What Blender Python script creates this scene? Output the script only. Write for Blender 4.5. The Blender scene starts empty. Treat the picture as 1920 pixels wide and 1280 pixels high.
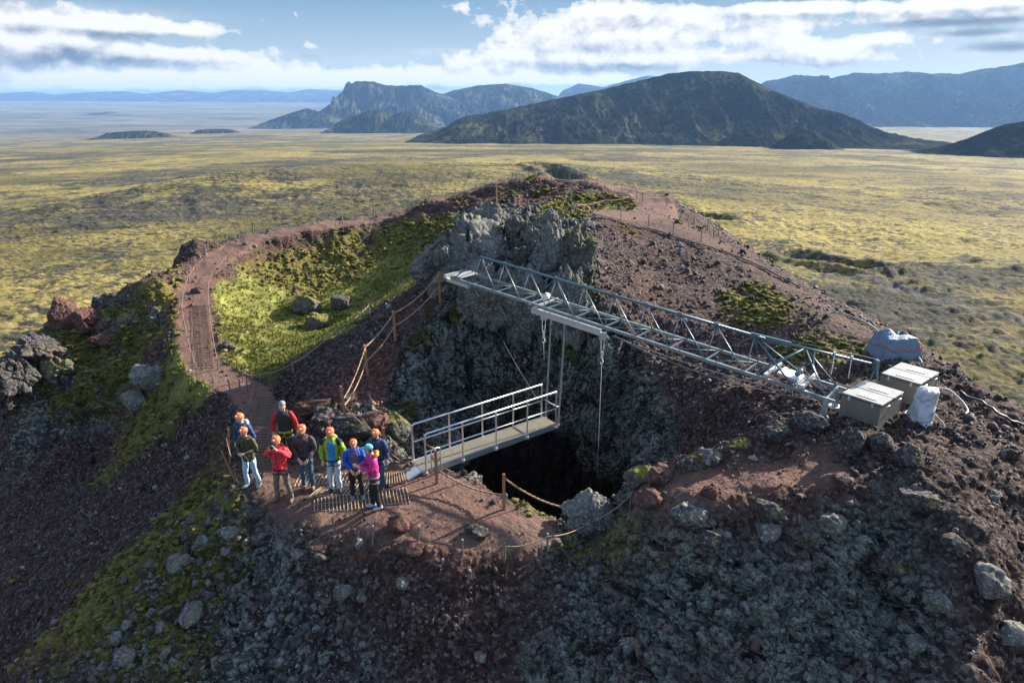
CLOUD = 3.0; SKYT = (.38, .88, 1.50); SKYH = (1.75, 2.05, 2.25); SUN_E = 5.0; HAZE = 3.9e-5; EXPO = 1.62
import bpy, bmesh, math, random
import numpy as np
from mathutils import Vector, Matrix
C = bpy.context.scene.collection
rng = np.random.default_rng(7)
random.seed(11)
R = math.radians
# ------------------------------------------------------------------ camera model (photo pixels 1920 x 1280)
F = 1280.0; TH = R(19.7); ST, CT = math.sin(TH), math.cos(TH)
def P(u, v, d):
    """point seen at pixel u,v at depth d along the optical axis"""
    a = (u-960)/F; b = (640-v)/F
    return np.array([a*d, (CT+ST*b)*d, (-ST+CT*b)*d])
def Pz(u, v, z):
    b = (640-v)/F
    return P(u, v, z/(-ST+CT*b))
SUN_AZ, SUN_EL = R(55), R(25)
# ------------------------------------------------------------------ numpy noise
def _h(ix, iy, iz, s):
    n = (ix*374761393 + iy*668265263 + iz*2147483647 + s*1274126177) & 0xffffffff
    n = ((n ^ (n >> 13))*1274126177) & 0xffffffff
    n = ((n ^ (n >> 16))*2246822519) & 0xffffffff
    n = n ^ (n >> 15)
    return n.astype(np.float64)/4294967295.0
def vnoise(p, s=0):
    i = np.floor(p).astype(np.int64); f = p-i; f = f*f*f*(f*(f*6-15)+10)
    r = 0
    for dx in (0, 1):
        wx = f[:, 0] if dx else 1-f[:, 0]
        for dy in (0, 1):
            wy = f[:, 1] if dy else 1-f[:, 1]
            for dz in (0, 1):
                wz = f[:, 2] if dz else 1-f[:, 2]
                r = r + wx*wy*wz*_h(i[:, 0]+dx, i[:, 1]+dy, i[:, 2]+dz, s)
    return r*2-1
def fbm(p, scale=1.0, octv=4, s=0, gain=.5):
    p = p*scale; a = 1; r = 0; t = 0
    for o in range(octv):
        r = r + a*vnoise(p, s+o*17); t += a; a *= gain; p = p*2.03+11.3
    return r/t
def billow(p, scale=1.0, octv=4, s=0, gain=.5):
    p = p*scale; a = 1; r = 0; t = 0
    for o in range(octv):
        r = r + a*np.abs(vnoise(p, s+o*17)); t += a; a *= gain; p = p*2.03+11.3
    return r/t
def worley(p, scale=1.0, s=0):
    """distance to the nearest and second nearest jittered point, and a random value of the cell"""
    p = p*scale; i = np.floor(p).astype(np.int64)
    f1 = np.full(len(p), 9.); f2 = np.full(len(p), 9.); idv = np.zeros(len(p))
    for dx in (-1, 0, 1):
        for dy in (-1, 0, 1):
            for dz in (-1, 0, 1):
                jx, jy, jz = i[:, 0]+dx, i[:, 1]+dy, i[:, 2]+dz
                q = ((jx+_h(jx, jy, jz, s)-p[:, 0])**2 + (jy+_h(jx, jy, jz, s+1)-p[:, 1])**2 + (jz+_h(jx, jy, jz, s+2)-p[:, 2])**2)
                c = q < f1
                f2 = np.where(c, f1, np.minimum(f2, q)); idv = np.where(c, _h(jx, jy, jz, s+3), idv); f1 = np.where(c, q, f1)
    return np.sqrt(f1), np.sqrt(f2), idv
def sstep(a, b, x):
    t = np.clip((x-a)/(b-a), 0, 1); return t*t*(3-2*t)
# ------------------------------------------------------------------ mesh / object helpers
def tag(o, label=None, cat=None, group=None, kind=None):
    if label: o['label'] = label
    if cat: o['category'] = cat
    if group: o['group'] = group
    if kind: o['kind'] = kind
    return o
def empty(name, loc, label, cat, rz=0, group=None):
    o = bpy.data.objects.new(name, None); C.objects.link(o); o.location = tuple(loc); o.rotation_euler = (0, 0, rz)
    o.empty_display_size = .2
    return tag(o, label, cat, group)
def link(name, me, m, parent=None, smooth=True):
    o = bpy.data.objects.new(name, me); C.objects.link(o)
    if m: me.materials.append(m)
    if smooth and len(me.polygons): me.polygons.foreach_set('use_smooth', np.ones(len(me.polygons), dtype=bool))
    if parent: o.parent = parent
    return o
def np_mesh(name, V, Fq, attrs=None):
    V = np.asarray(V, dtype=np.float32); Fq = np.asarray(Fq, dtype=np.int32); k = Fq.shape[1]
    me = bpy.data.meshes.new(name)
    me.vertices.add(len(V)); me.vertices.foreach_set('co', V.ravel())
    me.loops.add(Fq.size); me.loops.foreach_set('vertex_index', Fq.ravel())
    me.polygons.add(len(Fq)); me.polygons.foreach_set('loop_start', np.arange(0, Fq.size, k, dtype=np.int32))
    me.update(calc_edges=True)
    if attrs:
        for n, a in attrs.items():
            at = me.attributes.new(n, 'FLOAT_COLOR', 'POINT'); at.data.foreach_set('color', np.asarray(a, dtype=np.float32).ravel())
    return me
class MB:
    """collects simple solids into one mesh"""
    def __init__(s): s.v = []; s.f = []
    def add(s, vs, fs):
        b = len(s.v); s.v += [tuple(map(float, q)) for q in vs]; s.f += [tuple(b+i for i in f) for f in fs]
    def box(s, c, size, rot=None, bev=0):
        bm = bmesh.new(); bmesh.ops.create_cube(bm, size=1)
        for q in bm.verts: q.co = Vector((q.co.x*size[0], q.co.y*size[1], q.co.z*size[2]))
        if bev: bmesh.ops.bevel(bm, geom=bm.edges[:], offset=bev, segments=2, affect='EDGES')
        M = Matrix.Translation(Vector(tuple(map(float, c)))) @ (rot.to_4x4() if rot is not None else Matrix())
        s.add([M @ q.co for q in bm.verts], [[q.index for q in f.verts] for f in bm.faces]); bm.free(); return s
    def bar(s, a, b, w, h=None, up=(0, 0, 1)):
        """square bar from a to b"""
        a, b = Vector(tuple(map(float, a))), Vector(tuple(map(float, b))); h = h or w; d = (b-a).normalized(); u = Vector(up)
        if abs(d.dot(u)) > .98: u = Vector((0, 1, 0))
        x = d.cross(u).normalized(); y = x.cross(d).normalized()
        vs = [p+x*sx*w/2+y*sy*h/2 for p in (a, b) for sx, sy in ((-1, -1), (1, -1), (1, 1), (-1, 1))]
        s.add(vs, [(3, 2, 1, 0), (4, 5, 6, 7), (0, 1, 5, 4), (1, 2, 6, 5), (2, 3, 7, 6), (3, 0, 4, 7)]); return s
    def tube(s, pts, r, n=8, caps=True):
        pts = [Vector(tuple(map(float, q))) for q in pts]; rs = r if isinstance(r, (list, tuple)) else [r]*len(pts)
        vs = []; fs = []; pu = None
        for i, q in enumerate(pts):
            d = (pts[min(i+1, len(pts)-1)]-pts[max(i-1, 0)]).normalized()
            if pu is None: pu = Vector((0, 0, 1)) if abs(d.z) < .9 else Vector((0, 1, 0))
            x = d.cross(pu).normalized(); y = x.cross(d).normalized(); pu = y
            for k in range(n):
                a = 2*math.pi*k/n; vs.append(q+(x*math.cos(a)+y*math.sin(a))*rs[i])
        for i in range(len(pts)-1):
            for k in range(n): fs.append((i*n+k, i*n+(k+1) % n, (i+1)*n+(k+1) % n, (i+1)*n+k))
        if caps: fs += [tuple(range(n-1, -1, -1)), tuple(range((len(pts)-1)*n, len(pts)*n))]
        s.add(vs, fs); return s
    def lathe(s, prof, c=(0, 0, 0), n=16, sx=1, sy=1):
        vs = []; fs = []
        for (r, z) in prof:
            for k in range(n):
                a = 2*math.pi*k/n; vs.append((c[0]+r*math.cos(a)*sx, c[1]+r*math.sin(a)*sy, c[2]+z))
        for i in range(len(prof)-1):
            for k in range(n): fs.append((i*n+k, i*n+(k+1) % n, (i+1)*n+(k+1) % n, (i+1)*n+k))
        fs += [tuple(range(n-1, -1, -1)), tuple(range((len(prof)-1)*n, len(prof)*n))]
        s.add(vs, fs); return s
    def build(s, name, m, parent=None, smooth=False, origin=None):
        me = bpy.data.meshes.new(name); v = s.v
        if origin is not None: v = [(a-origin[0], b-origin[1], c-origin[2]) for a, b, c in v]
        me.from_pydata(v, [], s.f); me.update()
        o = link(name, me, m, parent, smooth)
        if origin is not None: o.location = tuple(map(float, origin))
        return o
# ------------------------------------------------------------------ materials
def newmat(name):
    m = bpy.data.materials.new(name); m.use_nodes = True; nt = m.node_tree; b = nt.nodes['Principled BSDF']
    return m, nt, b
def nd(nt, t, **kw):
    n = nt.nodes.new(t)
    for k, v in kw.items():
        if k in n.inputs: n.inputs[k].default_value = v
        else: setattr(n, k, v)
    return n
def mixc(nt, fac, a, b, mode='MIX'):
    n = nt.nodes.new('ShaderNodeMix'); n.data_type = 'RGBA'; n.blend_type = mode
    for sock, val in ((n.inputs[0], fac), (n.inputs[6], a), (n.inputs[7], b)):
        if hasattr(val, 'node'): nt.links.new(val, sock)
        else: sock.default_value = val if isinstance(val, (int, float)) else (*val, 1)
    return n.outputs[2]
def mth(nt, op, a, b=None, c=None, clamp=False):
    n = nt.nodes.new('ShaderNodeMath'); n.operation = op; n.use_clamp = clamp
    for i, val in enumerate((a, b, c)):
        if val is None: continue
        if hasattr(val, 'node'): nt.links.new(val, n.inputs[i])
        else: n.inputs[i].default_value = val
    return n.outputs[0]
def ramp(nt, fac, stops):
    n = nt.nodes.new('ShaderNodeValToRGB'); nt.links.new(fac, n.inputs[0]); e = n.color_ramp.elements
    while len(e) < len(stops): e.new(.5)
    for i, (p, c) in enumerate(stops):
        e[i].position = p; e[i].color = (*c, 1) if not isinstance(c, (int, float)) else (c, c, c, 1)
    return n.outputs[0]
def noise(nt, vec, scale, detail=4, rough=.55, typ='FBM'):
    n = nd(nt, 'ShaderNodeTexNoise'); n.inputs['Scale'].default_value = scale; n.inputs['Detail'].default_value = detail
    n.inputs['Roughness'].default_value = rough; nt.links.new(vec, n.inputs['Vector']); return n.outputs[0]
def voro(nt, vec, scale, feature='F1', out=0):
    n = nd(nt, 'ShaderNodeTexVoronoi'); n.feature = feature; n.inputs['Scale'].default_value = scale; nt.links.new(vec, n.inputs['Vector']); return n.outputs[out]
def bump(nt, h, dist, strength=1.0, prev=None):
    n = nd(nt, 'ShaderNodeBump'); n.inputs['Distance'].default_value = dist; n.inputs['Strength'].default_value = strength
    nt.links.new(h, n.inputs['Height'])
    if prev is not None: nt.links.new(prev, n.inputs['Normal'])
    return n.outputs[0]
def paint(name, col, rough=.5, metal=0, var=.12, vs=6, bmp=.0, spec=.5):
    m, nt, b = newmat(name)
    tc = nd(nt, 'ShaderNodeTexCoord').outputs['Object']
    n = noise(nt, tc, vs, 5, .6)
    c = mixc(nt, n, [x*(1-var*1.6) for x in col], [min(1, x*(1+var*1.2)) for x in col])
    nt.links.new(c, b.inputs['Base Color'])
    nt.links.new(mth(nt, 'MULTIPLY_ADD', n, .25, rough-.12), b.inputs['Roughness'])
    b.inputs['Metallic'].default_value = metal; b.inputs['Specular IOR Level'].default_value = spec
    if bmp: nt.links.new(bump(nt, noise(nt, tc, vs*4, 4), bmp), b.inputs['Normal'])
    return m
# ------------------------------------------------------------------ shape of the crater hill: control points
cp = []
def c3(*pts):
    for p in pts: cp.append(p)
def cd(*pts):
    for (u, v, d) in pts: cp.append(tuple(P(u, v, d)))
def cz(z, *uv):
    for (u, v) in uv: cp.append(tuple(Pz(u, v, z)))
# viewing ledge
cz(-9.1, (440,900), (470,930), (560,960), (600,900), (700,930), (800,940), (900,930), (560,860), (850,900), (950,950), (640,860))
cz(-9.18, (640,985), (700,1000), (800,1015), (900,1022), (1000,1020), (1030,985), (560,985))
cz(-8.95, (500,810)); cz(-8.85, (490,762)); cz(-8.75, (440,722))
# left path and far rim path
PATH = [(520,850,-9.1), (500,810,-8.95), (488,765,-8.85), (470,735,-8.78), (425,712,-8.7), (385,690,-8.6), (372,650,-8.45), (368,600,-8.3), (362,550,-7.95), (378,515,-7.8), (415,480,-7.55), (470,446,-7.3),
        (560,430,-7.2), (640,418,-7.1), (710,405,-6.95), (800,382,-6.4), (870,362,-5.75), (930,345,-5.25), (1000,333,-4.85), (1060,333,-4.8), (1110,343,-4.95), (1160,352,-5.1), (1205,363,-5.2), (1232,380,-5.35), (1225,400,-5.45), (1180,405,-5.45), (1120,398,-5.4)]
for (u, v, z) in PATH: cz(z, (u, v))
# front slope
cd((700,1120,14.6), (900,1150,13.97), (960,1280,13.3), (600,1280,13.7), (1300,1280,12.1), (1500,1100,12.5), (1200,1100,13.9), (500,1100,15.4), (1500,1280,11.8), (1700,1100,12.2), (780,1060,14.4))
c3((0,5,-15.2), (-6,4,-16.5), (6,3,-14.5), (0,-4,-22), (-10,-2,-24), (10,-4,-21), (12,4,-14), (0,-16,-32), (-18,-14,-35), (18,-16,-33))
# right front shoulder
cd((1640,830,14.3), (1780,930,12.6), (1740,1080,12.0), (1780,1280,10.6), (1920,1000,13.0), (1920,1280,11.0), (1850,880,13.5), (1300,960,13.4), (1450,940,13.15), (1580,915,13.0), (1380,965,13.25), (1200,970,14.3), (1150,985,15.6))
cz(-6.98, (1600,870)); cz(-6.9, (1500,800)); cz(-7.12, (1430,825)); cz(-7.3, (1370,842)); cz(-7.62, (1280,872)); cz(-8.3, (1190,905)); cz(-7.32, (1400,890)); cz(-7.6, (1290,910)); cz(-7.14, (1500,890)); cz(-7.8, (1245,915))
c3((7.0,13.6,-6.8), (8.0,13.9,-6.85), (9.5,15.0,-6.8), (9.0,13.4,-6.85), (8.3,12.9,-6.9), (10.1,17.2,-6.65), (8.8,16.5,-6.8), (7.4,15.5,-6.9), (10.6,15.2,-6.85), (11.5,13.5,-7.2))
# right rim and its outer slope
cd((1600,600,21), (1680,655,18.9), (1500,540,24), (1430,490,27), (1350,450,30), (1300,425,31.5), (1250,370,38), (1300,405,35), (1400,470,29.5), (1500,530,25.5), (1600,580,22.8), (1700,640,19.8), (1800,700,17.6), (1920,780,15.8))
c3((15,17,-10), (15,12,-10.2), (17,22,-11), (17,28,-12), (19,36,-13), (22,14,-15), (25,25,-18), (26,38,-20), (35,20,-27), (38,35,-30), (28,4,-22), (18,3,-14.5))
# scoria slope inside, on the right
cd((1300,560,24), (1250,650,22), (1200,750,20.5), (1400,650,21), (1350,750,18.5), (1450,600,21.7), (1200,500,27), (1100,470,26.8), (1200,440,30), (1120,420,30), (1420,560,23.8), (1530,590,21.2), (1480,700,18.6))
c3((4.2,18.5,-8.7), (4.1,16.9,-9.3), (3.3,15.5,-9.5), (3.9,20,-7.9), (5.2,16.2,-8.6), (5.4,18.2,-8.2), (2.6,21.2,-6.6), (1.0,22.3,-5.6), (-.8,22.8,-5.4), (-2.1,21.8,-6.2), (-2.9,20,-7.5), (-3.1,18,-8.5), (4.6,15.6,-8.9))
# left lip, ridge between bowl and pit
cz(-6.35, (825,560)); cz(-7.25, (741,637)); cz(-7.85, (688,705)); cz(-8.4, (648,788)); cz(-8.9, (740,850)); cz(-8.8, (700,830)); cz(-8.35, (715,770)); cz(-9.05, (780,880)); cz(-9.1, (875,872))
cd((600,720,20.5), (580,765,19.8), (620,800,18.7), (549,689,22), (634,623,24), (692,580,26), (752,545,27), (800,520,27.5), (660,690,20.6))
# bowl
cd((420,640,25), (470,680,24), (500,600,31), (600,640,28.5), (700,600,30.5), (560,540,35), (700,540,34), (760,500,36), (500,500,36.3), (600,480,38.5), (700,450,40), (780,440,39), (850,400,40), (560,600,31.5), (440,560,30.5))
# far side behind the outcrop
cd((880,400,38), (1000,370,40), (1080,392,36), (1150,385,37), (960,400,33), (860,450,30), (1040,420,30))
c3((-6,44.5,-7), (0,47,-7), (7,45,-7.5), (12,41,-8), (-12,44,-10), (0,54,-13), (-12,52,-16), (14,50,-15), (0,68,-24), (-20,62,-27), (22,60,-26), (-18,44,-13), (-22,38,-13))
# left gully and outcrop
cd((400,960,16.5), (300,1080,15.8), (150,1200,15.5), (30,1270,15.3), (200,850,26), (0,900,27), (50,1100,20), (0,1280,17.5), (300,920,20.5), (200,1000,19.8), (340,980,17.6))
cd((300,540,29), (230,560,29), (150,580,30), (95,610,29), (20,700,27), (0,750,26), (200,700,27), (100,760,26), (280,680,25.5), (330,750,22.5), (400,790,20.8), (380,850,20), (330,500,32), (345,470,35), (270,620,27.5), (340,640,25.5), (300,800,22.8), (320,580,28.5), (170,640,28))
c3((-19,33,-12), (-23,31,-14), (-20,36,-14), (-25,26,-16), (-26,18,-19), (-20,12,-18.5), (-15,8,-17.5), (-32,34,-24), (-34,20,-27), (-27,6,-26), (-27,46,-25), (-24,-6,-31), (-45,25,-36), (-42,45,-37), (-35,60,-37))
for k in range(26):
    a = 2*math.pi*k/26
    c3((75*math.cos(a), 20+75*math.sin(a), -50), (105*math.cos(a+.1), 20+105*math.sin(a+.1), -62))
cp = np.array(cp); CC = .5
def _phi(r2): return -np.sqrt(r2+CC*CC)
_n = len(cp)
_A = np.zeros((_n+3, _n+3)); _d = ((cp[:, None, :2]-cp[None, :, :2])**2).sum(-1); _A[:_n, :_n] = _phi(_d)+np.eye(_n)*(-.02)
_A[:_n, _n] = 1; _A[:_n, _n+1:_n+3] = cp[:, :2]; _A[_n, :_n] = 1; _A[_n+1:_n+3, :_n] = cp[:, :2].T
_w = np.linalg.solve(_A, np.concatenate([cp[:, 2], [0, 0, 0]]))
def base_h(x, y):
    x = np.atleast_1d(np.asarray(x, float)); y = np.atleast_1d(np.asarray(y, float)); out = np.empty(len(x))
    for i in range(0, len(x), 40000):
        q = slice(i, i+40000)
        r2 = (x[q, None]-cp[None, :, 0])**2+(y[q, None]-cp[None, :, 1])**2
        out[q] = _phi(r2) @ _w[:_n] + _w[_n]+_w[_n+1]*x[q]+_w[_n+2]*y[q]
    return out
# pit outline
PC = np.array([.2, 18.2])
LIP = np.array([(-1.2,15.95), (-.45,15.6), (.0,14.7), (1.1,14.35), (2.3,14.75), (3.3,15.6), (4.0,16.9), (4.15,18.5), (3.7,20), (2.8,21.2), (1.0,22.3), (-.8,22.7), (-2.1,21.8), (-2.9,20), (-3.1,18), (-2.5,16.4)])
_a = np.arctan2(LIP[:, 1]-PC[1], LIP[:, 0]-PC[0]); _r = np.hypot(LIP[:, 0]-PC[0], LIP[:, 1]-PC[1]); _o = np.argsort(_a); _a = _a[_o]; _r = _r[_o]
def lipR(th):
    th = (th+math.pi) % (2*math.pi)-math.pi
    r = sum(np.interp(th+o, np.concatenate([_a-2*math.pi, _a, _a+2*math.pi]), np.concatenate([_r, _r, _r])) for o in (-.12, -.06, 0, .06, .12))/5
    return r
def inpit(x, y):
    th = np.arctan2(y-PC[1], x-PC[0]); return np.hypot(x-PC[0], y-PC[1]) < lipR(th)
def polydist(x, y, pts, closed=False):
    pts = np.asarray(pts, float); d = np.full(len(x), 1e9); n = len(pts); s = np.zeros(len(x)); 
    for i in range(n if closed else n-1):
        a, b = pts[i][:2], pts[(i+1) % n][:2]; ab = b-a; L = max(ab@ab, 1e-9)
        t = np.clip(((x-a[0])*ab[0]+(y-a[1])*ab[1])/L, 0, 1)
        q = np.hypot(x-a[0]-t*ab[0], y-a[1]-t*ab[1]); m = q < d
        d = np.where(m, q, d); s = np.where(m, i+t, s)
    return d, s
def inside(x, y, pts):
    pts = np.asarray(pts, float); c = np.zeros(len(x), bool); n = len(pts)
    for i in range(n):
        x1, y1 = pts[i][:2]; x2, y2 = pts[(i+1) % n][:2]
        if y1 == y2: continue
        c ^= ((y1 > y) != (y2 > y)) & (x < (x2-x1)*(y-y1)/(y2-y1)+x1)
    return c
def sd(x, y, pts):
    d, _ = polydist(x, y, pts, True); return np.where(inside(x, y, pts), -d, d)
def hit(u, v, hf=None, d0=7, d1=70):
    """first point of the smooth hill met by the ray through pixel u,v"""
    d = np.linspace(d0, d1, 1600); p = P(u, v, 1.0)[None, :]*d[:, None]
    h = base_h(p[:, 0], p[:, 1]); h = np.where(inpit(p[:, 0], p[:, 1]), -30, h)
    k = np.argmax(p[:, 2] < h)
    if k == 0: return p[600]
    t = (p[k-1, 2]-h[k-1])/((p[k-1, 2]-h[k-1])-(p[k, 2]-h[k]))
    return p[k-1]*(1-t)+p[k]*t
def wpoly(*uv): return [hit(u, v)[:2] for u, v in uv]
PATHW = np.array([Pz(u, v, z) for (u, v, z) in PATH])
_rp = [hit(*q) for q in ((1180,405), (1260,425), (1320,450), (1400,490), (1480,535), (1550,580), (1620,625))]
RPATH = np.array(_rp)
MAT_GRAT = None
def lay(x, y):
    """finished smooth ground height (paths levelled)"""
    h = base_h(x, y)
    d, s = polydist(x, y, PATHW); zi = np.interp(s, np.arange(len(PATHW)), PATHW[:, 2])
    w = 1-sstep(.55, 1.3, d)
    return h*(1-w)+(zi)*w
def gz(x, y): return float(lay(np.array([x]), np.array([y]))[0])
# ------------------------------------------------------------------ the hill mesh (rings round the pit)
NA = 1900
th = np.linspace(-math.pi, math.pi, NA, endpoint=False)
ts = [0.0]
while ts[-1] < 112: ts.append(ts[-1]+.03+.0042*ts[-1])
ts = np.array(ts); NO = len(ts)
NW = 110
wt = np.linspace(0, 1, NW+1)[1:]            # wall parameter, 0 lip .. 1 bottom
Rl = lipR(th)
ct, sn = np.cos(th), np.sin(th)
X = np.empty((NW+NO, NA)); Y = X.copy(); Z = X.copy()
for j, t in enumerate(ts):
    X[NW+j] = PC[0]+ct*(Rl+t); Y[NW+j] = PC[1]+sn*(Rl+t)
Z[NW:] = lay(X[NW:].ravel(), Y[NW:].ravel()).reshape(NO, NA)
tt = ts[:, None]
edge = -.45*np.clip(1-tt/.9, 0, 1)**2
farw = sstep(.2, .8, np.sin(th))[None, :]
Z[NW:] += edge*(1-.3*farw)
zl = Z[NW]
for j, w in enumerate(wt):
    k = NW-1-j
    dep = w**1.25*22
    sh = .10*Rl*sstep(0, 3, dep)*(1+.8*np.sin(th)) + .22*np.sqrt(dep)*np.clip(np.sin(th)+.35, 0, 1)
    rr = np.maximum(Rl-sh+.0*dep, .8)
    near = np.clip(-np.sin(th), 0, 1)
    rr = rr-sstep(.35, .9, -np.cos(th-.25))*.30*np.minimum(dep, 3.2)
    rr = rr+near*1.2*sstep(.3, 4, dep)
    rr = rr+2.8*sstep(3.4, 6.5, dep)*(1-.5*farw[0])
    X[k] = PC[0]+ct*rr; Y[k] = PC[1]+sn*rr; Z[k] = zl-dep
pos = np.stack([X, Y, Z], -1)
du = np.roll(pos, -1, 1)-np.roll(pos, 1, 1); dv = np.gradient(pos, axis=0)
N = np.cross(du, dv); N /= np.linalg.norm(N, axis=-1, keepdims=True)+1e-9
if N[NW+200, :, 2].mean() < 0: N = -N
pf = pos.reshape(-1, 3); nf = N.reshape(-1, 3); x, y, z = pf.T
wall = np.zeros((NW+NO, NA)); wall[:NW] = 1; wall[NW:] = (1-sstep(.1, .8, tt+0*Rl)); wall = wall.ravel()
slope = 1-nf[:, 2]
n1 = fbm(pf, .6, 4, 3); n2 = fbm(pf, 2.2, 3, 9); n3 = fbm(pf, .22, 3, 21)
def region(uv, soft=.5, amp=.7, pts=None):
    q = pts if pts is not None else wpoly(*uv)
    s = sd(x, y, q)+amp*(n1*1.3+n2*.5)
    return (1-sstep(-soft, soft, s))*(1-wall)
# path mask
dp, sp = polydist(x, y, PATHW)
widths = np.interp(sp, [0, 3, 5, 8, 11, 14, 18, 22, 24, 26], [.62, .6, .62, .68, .8, .85, .8, .95, 1.2, 1.2])
m_path = 1-sstep(-.07, .07, dp-widths+.1*n2)
dr_, _ = polydist(x, y, RPATH); wr = np.interp(_, [0, 1.5, 3, 6], [1.5, .9, .4, .2])
m_rp = (1-sstep(-.35, .35, dr_-wr+.3*n2))
ledge = region([(440,890), (500,950), (560,985), (640,1000), (740,1020), (860,1035), (980,1040), (1040,1010), (1050,975), (985,965), (945,945), (900,905), (830,885), (740,880), (640,868), (560,850), (520,840)], .3, .25)
dirt = region([(1190,960), (1205,915), (1280,885), (1370,852), (1450,835), (1560,850), (1600,880), (1560,920), (1450,930), (1330,950), (1240,970)], .3, .5)
m_path = np.maximum(m_path, ledge)*(1-wall)
g1 = region([(398,600), (410,560), (440,525), (470,515), (520,545), (590,560), (650,530), (720,480), (790,450), (825,470), (800,520), (770,545), (700,580), (630,630), (560,675), (500,708), (440,705), (408,680)], .4, .5)
g2 = region([(290,700), (345,650), (365,690), (395,735), (380,770), (320,800), (240,870), (200,890), (240,800), (262,740)], .5, .7)
g2u = region([(318, 672), (345, 650), (368, 690), (395, 732), (385, 755), (340, 740)], .4, .5)
m_grass = np.clip(np.maximum(g1, g2u), 0, 1)*(1-m_path)
mo = np.maximum.reduce([region(q, .5, .8) for q in (
    [(1010,385), (1060,365), (1130,362), (1190,378), (1160,392), (1080,405), (1020,412)],
    [(1370,560), (1410,540), (1450,560), (1510,600), (1500,625), (1440,620), (1400,610)],
    [(1480,650), (1540,640), (1600,660), (1560,690), (1500,680)],
    [(440,530), (480,490), (560,465), (640,440), (760,410), (860,400), (830,450), (720,500), (650,545), (590,575), (510,560)],
    [(200,640), (290,560), (330,500), (345,520), (300,620), (260,680), (160,760), (120,740)],
    [(400,840), (420,870), (400,960), (380,1060), (300,1160), (200,1280), (0,1280), (60,1220), (200,1080), (300,990), (370,880)],
    [(350,880), (430,860), (450,960), (430,1100), (340,1280), (120,1280), (200,1130), (290,1000)],
    [(1060,1020), (1130,1010), (1190,1030), (1170,1090), (1090,1090)],
    [(60,640), (150,600), (240,560), (330,520), (330,620), (260,700), (140,760), (40,760)],
    [(1310,870), (1370,835), (1450,815), (1490,790), (1480,800), (1400,845), (1330,880)],
    [(930,900), (960,935), (1000,958), (1040,965), (985,955), (950,940)])])
m_moss = np.clip(np.maximum(mo*(sstep(-.5, -.05, n2+.6*n1+.1)), g2*sstep(-.75, -.35, n2+.5*n1)), 0, 1)
m_moss = np.maximum(m_moss, sstep(.42, .6, n1*.8+n2*.6+.15*n3)*.9*sstep(12, 18, np.hypot(x-PC[0], y-PC[1])+4*(n1)))
far_g = sstep(34, 60, np.hypot(x, y-20)+10*n3)
m_moss = np.maximum(m_moss, far_g)
# moss cushions in the pit wall
m_moss = np.maximum(m_moss, wall*sstep(.38, .5, fbm(pf, .9, 3, 44)+.25*np.clip(-nf[:, 0]*0+n2, -1, 1))*sstep(-13, -8, z))
m_moss *= (1-m_path)*(1-m_grass)
rk = np.maximum.reduce([region(q, .8, .9) for q in (
    [(1060,1010), (1200,990), (1330,985), (1480,980), (1600,960), (1700,980), (1740,1100), (1700,1280), (1000,1280), (1020,1120)],
    [(330,1000), (440,960), (540,1010), (640,1100), (700,1280), (100,1280), (200,1180)],
    [(0,760), (90,600), (150,565), (240,560), (300,600), (250,720), (150,790), (40,860)],
    [(1040,990), (1070,930), (1160,930), (1180,960), (1090,1000)],
    [(640,860), (600,830), (620,780), (700,760), (740,820), (720,860)],
    [(790,470), (860,400), (930,385), (1050,395), (1120,430), (1100,520), (800,540)])])
rk_st = rk.copy(); mL = np.maximum(rk, wall)
m_rock = np.maximum(mL*sstep(-.7, -.3, n2+.5*n1+.15), wall)
m_rock *= (1-m_path)*(1-m_grass)*(1-.85*dirt)
red = np.maximum.reduce([region(q, .8, .9) for q in (
    [(330,480), (400,430), (480,420), (440,450), (380,500), (350,560), (330,640), (230,640), (190,600), (250,540)],
    [(560,985), (700,1000), (1000,1030), (1040,1080), (900,1080), (700,1060)],
    [(620,800), (600,730), (700,660), (760,700), (750,850), (680,840)],
    [(1250,900), (1450,830), (1560,850), (1480,950), (1280,970)])])
red = np.clip(red+.35*sstep(.1, .5, n3+.5*n1), 0, 1)
# layered spatter face at the lower right
strat = region([(1040,1010), (1200,985), (1330,975), (1480,975), (1620,950), (1720,990), (1740,1100), (1700,1300), (950,1300), (1010,1120)], .8, .5)
# ------ displacement
rough = .35+.65*m_rock+.25*(1-m_path)*(1-m_grass)
flat = np.clip(m_path+.6*m_rp+.72*dirt*(1-wall), 0, 1)
notp = (1-flat)
Q = pf+.35*np.stack([fbm(pf, 1.1, 3, 61), fbm(pf, 1.1, 3, 62), fbm(pf, 1.1, 3, 63)], -1)
w1, w2, wid = worley(Q*np.array([1, 1, .55]), .75, 5)
crag = np.clip((w2-w1), 0, .6)/.6
v1, v2, vid = worley(Q, 2.6, 15)
lump = np.clip(v2-v1, 0, .45)/.45
s1, s2, sid = worley(Q*np.array([1.6, 1.6, 4.6])+np.array([0, 0, .35])*Q[:, :1], .95, 25)
scale_ = (1-np.clip(s1, 0, 1))
ri = np.where((m_rock > .03) & (np.hypot(x, y) < 45) & (y > 2))[0]
t1, t2, tid = worley(Q[ri]*np.array([1, 1, 1.25]), 6.2, 35)
fine_ = np.zeros(len(pf)); knob = np.sqrt(np.clip(t2-t1, 0, .4)/.4); fine_[ri] = knob*.8+(tid-.5)*.9
D = np.zeros(len(pf))
wi = np.where(wall > .02)[0]; q1, q2, qid = worley(Q[wi]*np.array([1, 1, .2]), .95, 55); q3, q4, qid2 = worley(Q[wi]*np.array([1, 1, .35]), 2.3, 57)
D[wi] += wall[wi]*(.55*(qid-.5)-.30*np.exp(-(q2-q1)/.07)+.22*(qid2-.5)-.13*np.exp(-(q4-q3)/.08))
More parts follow.
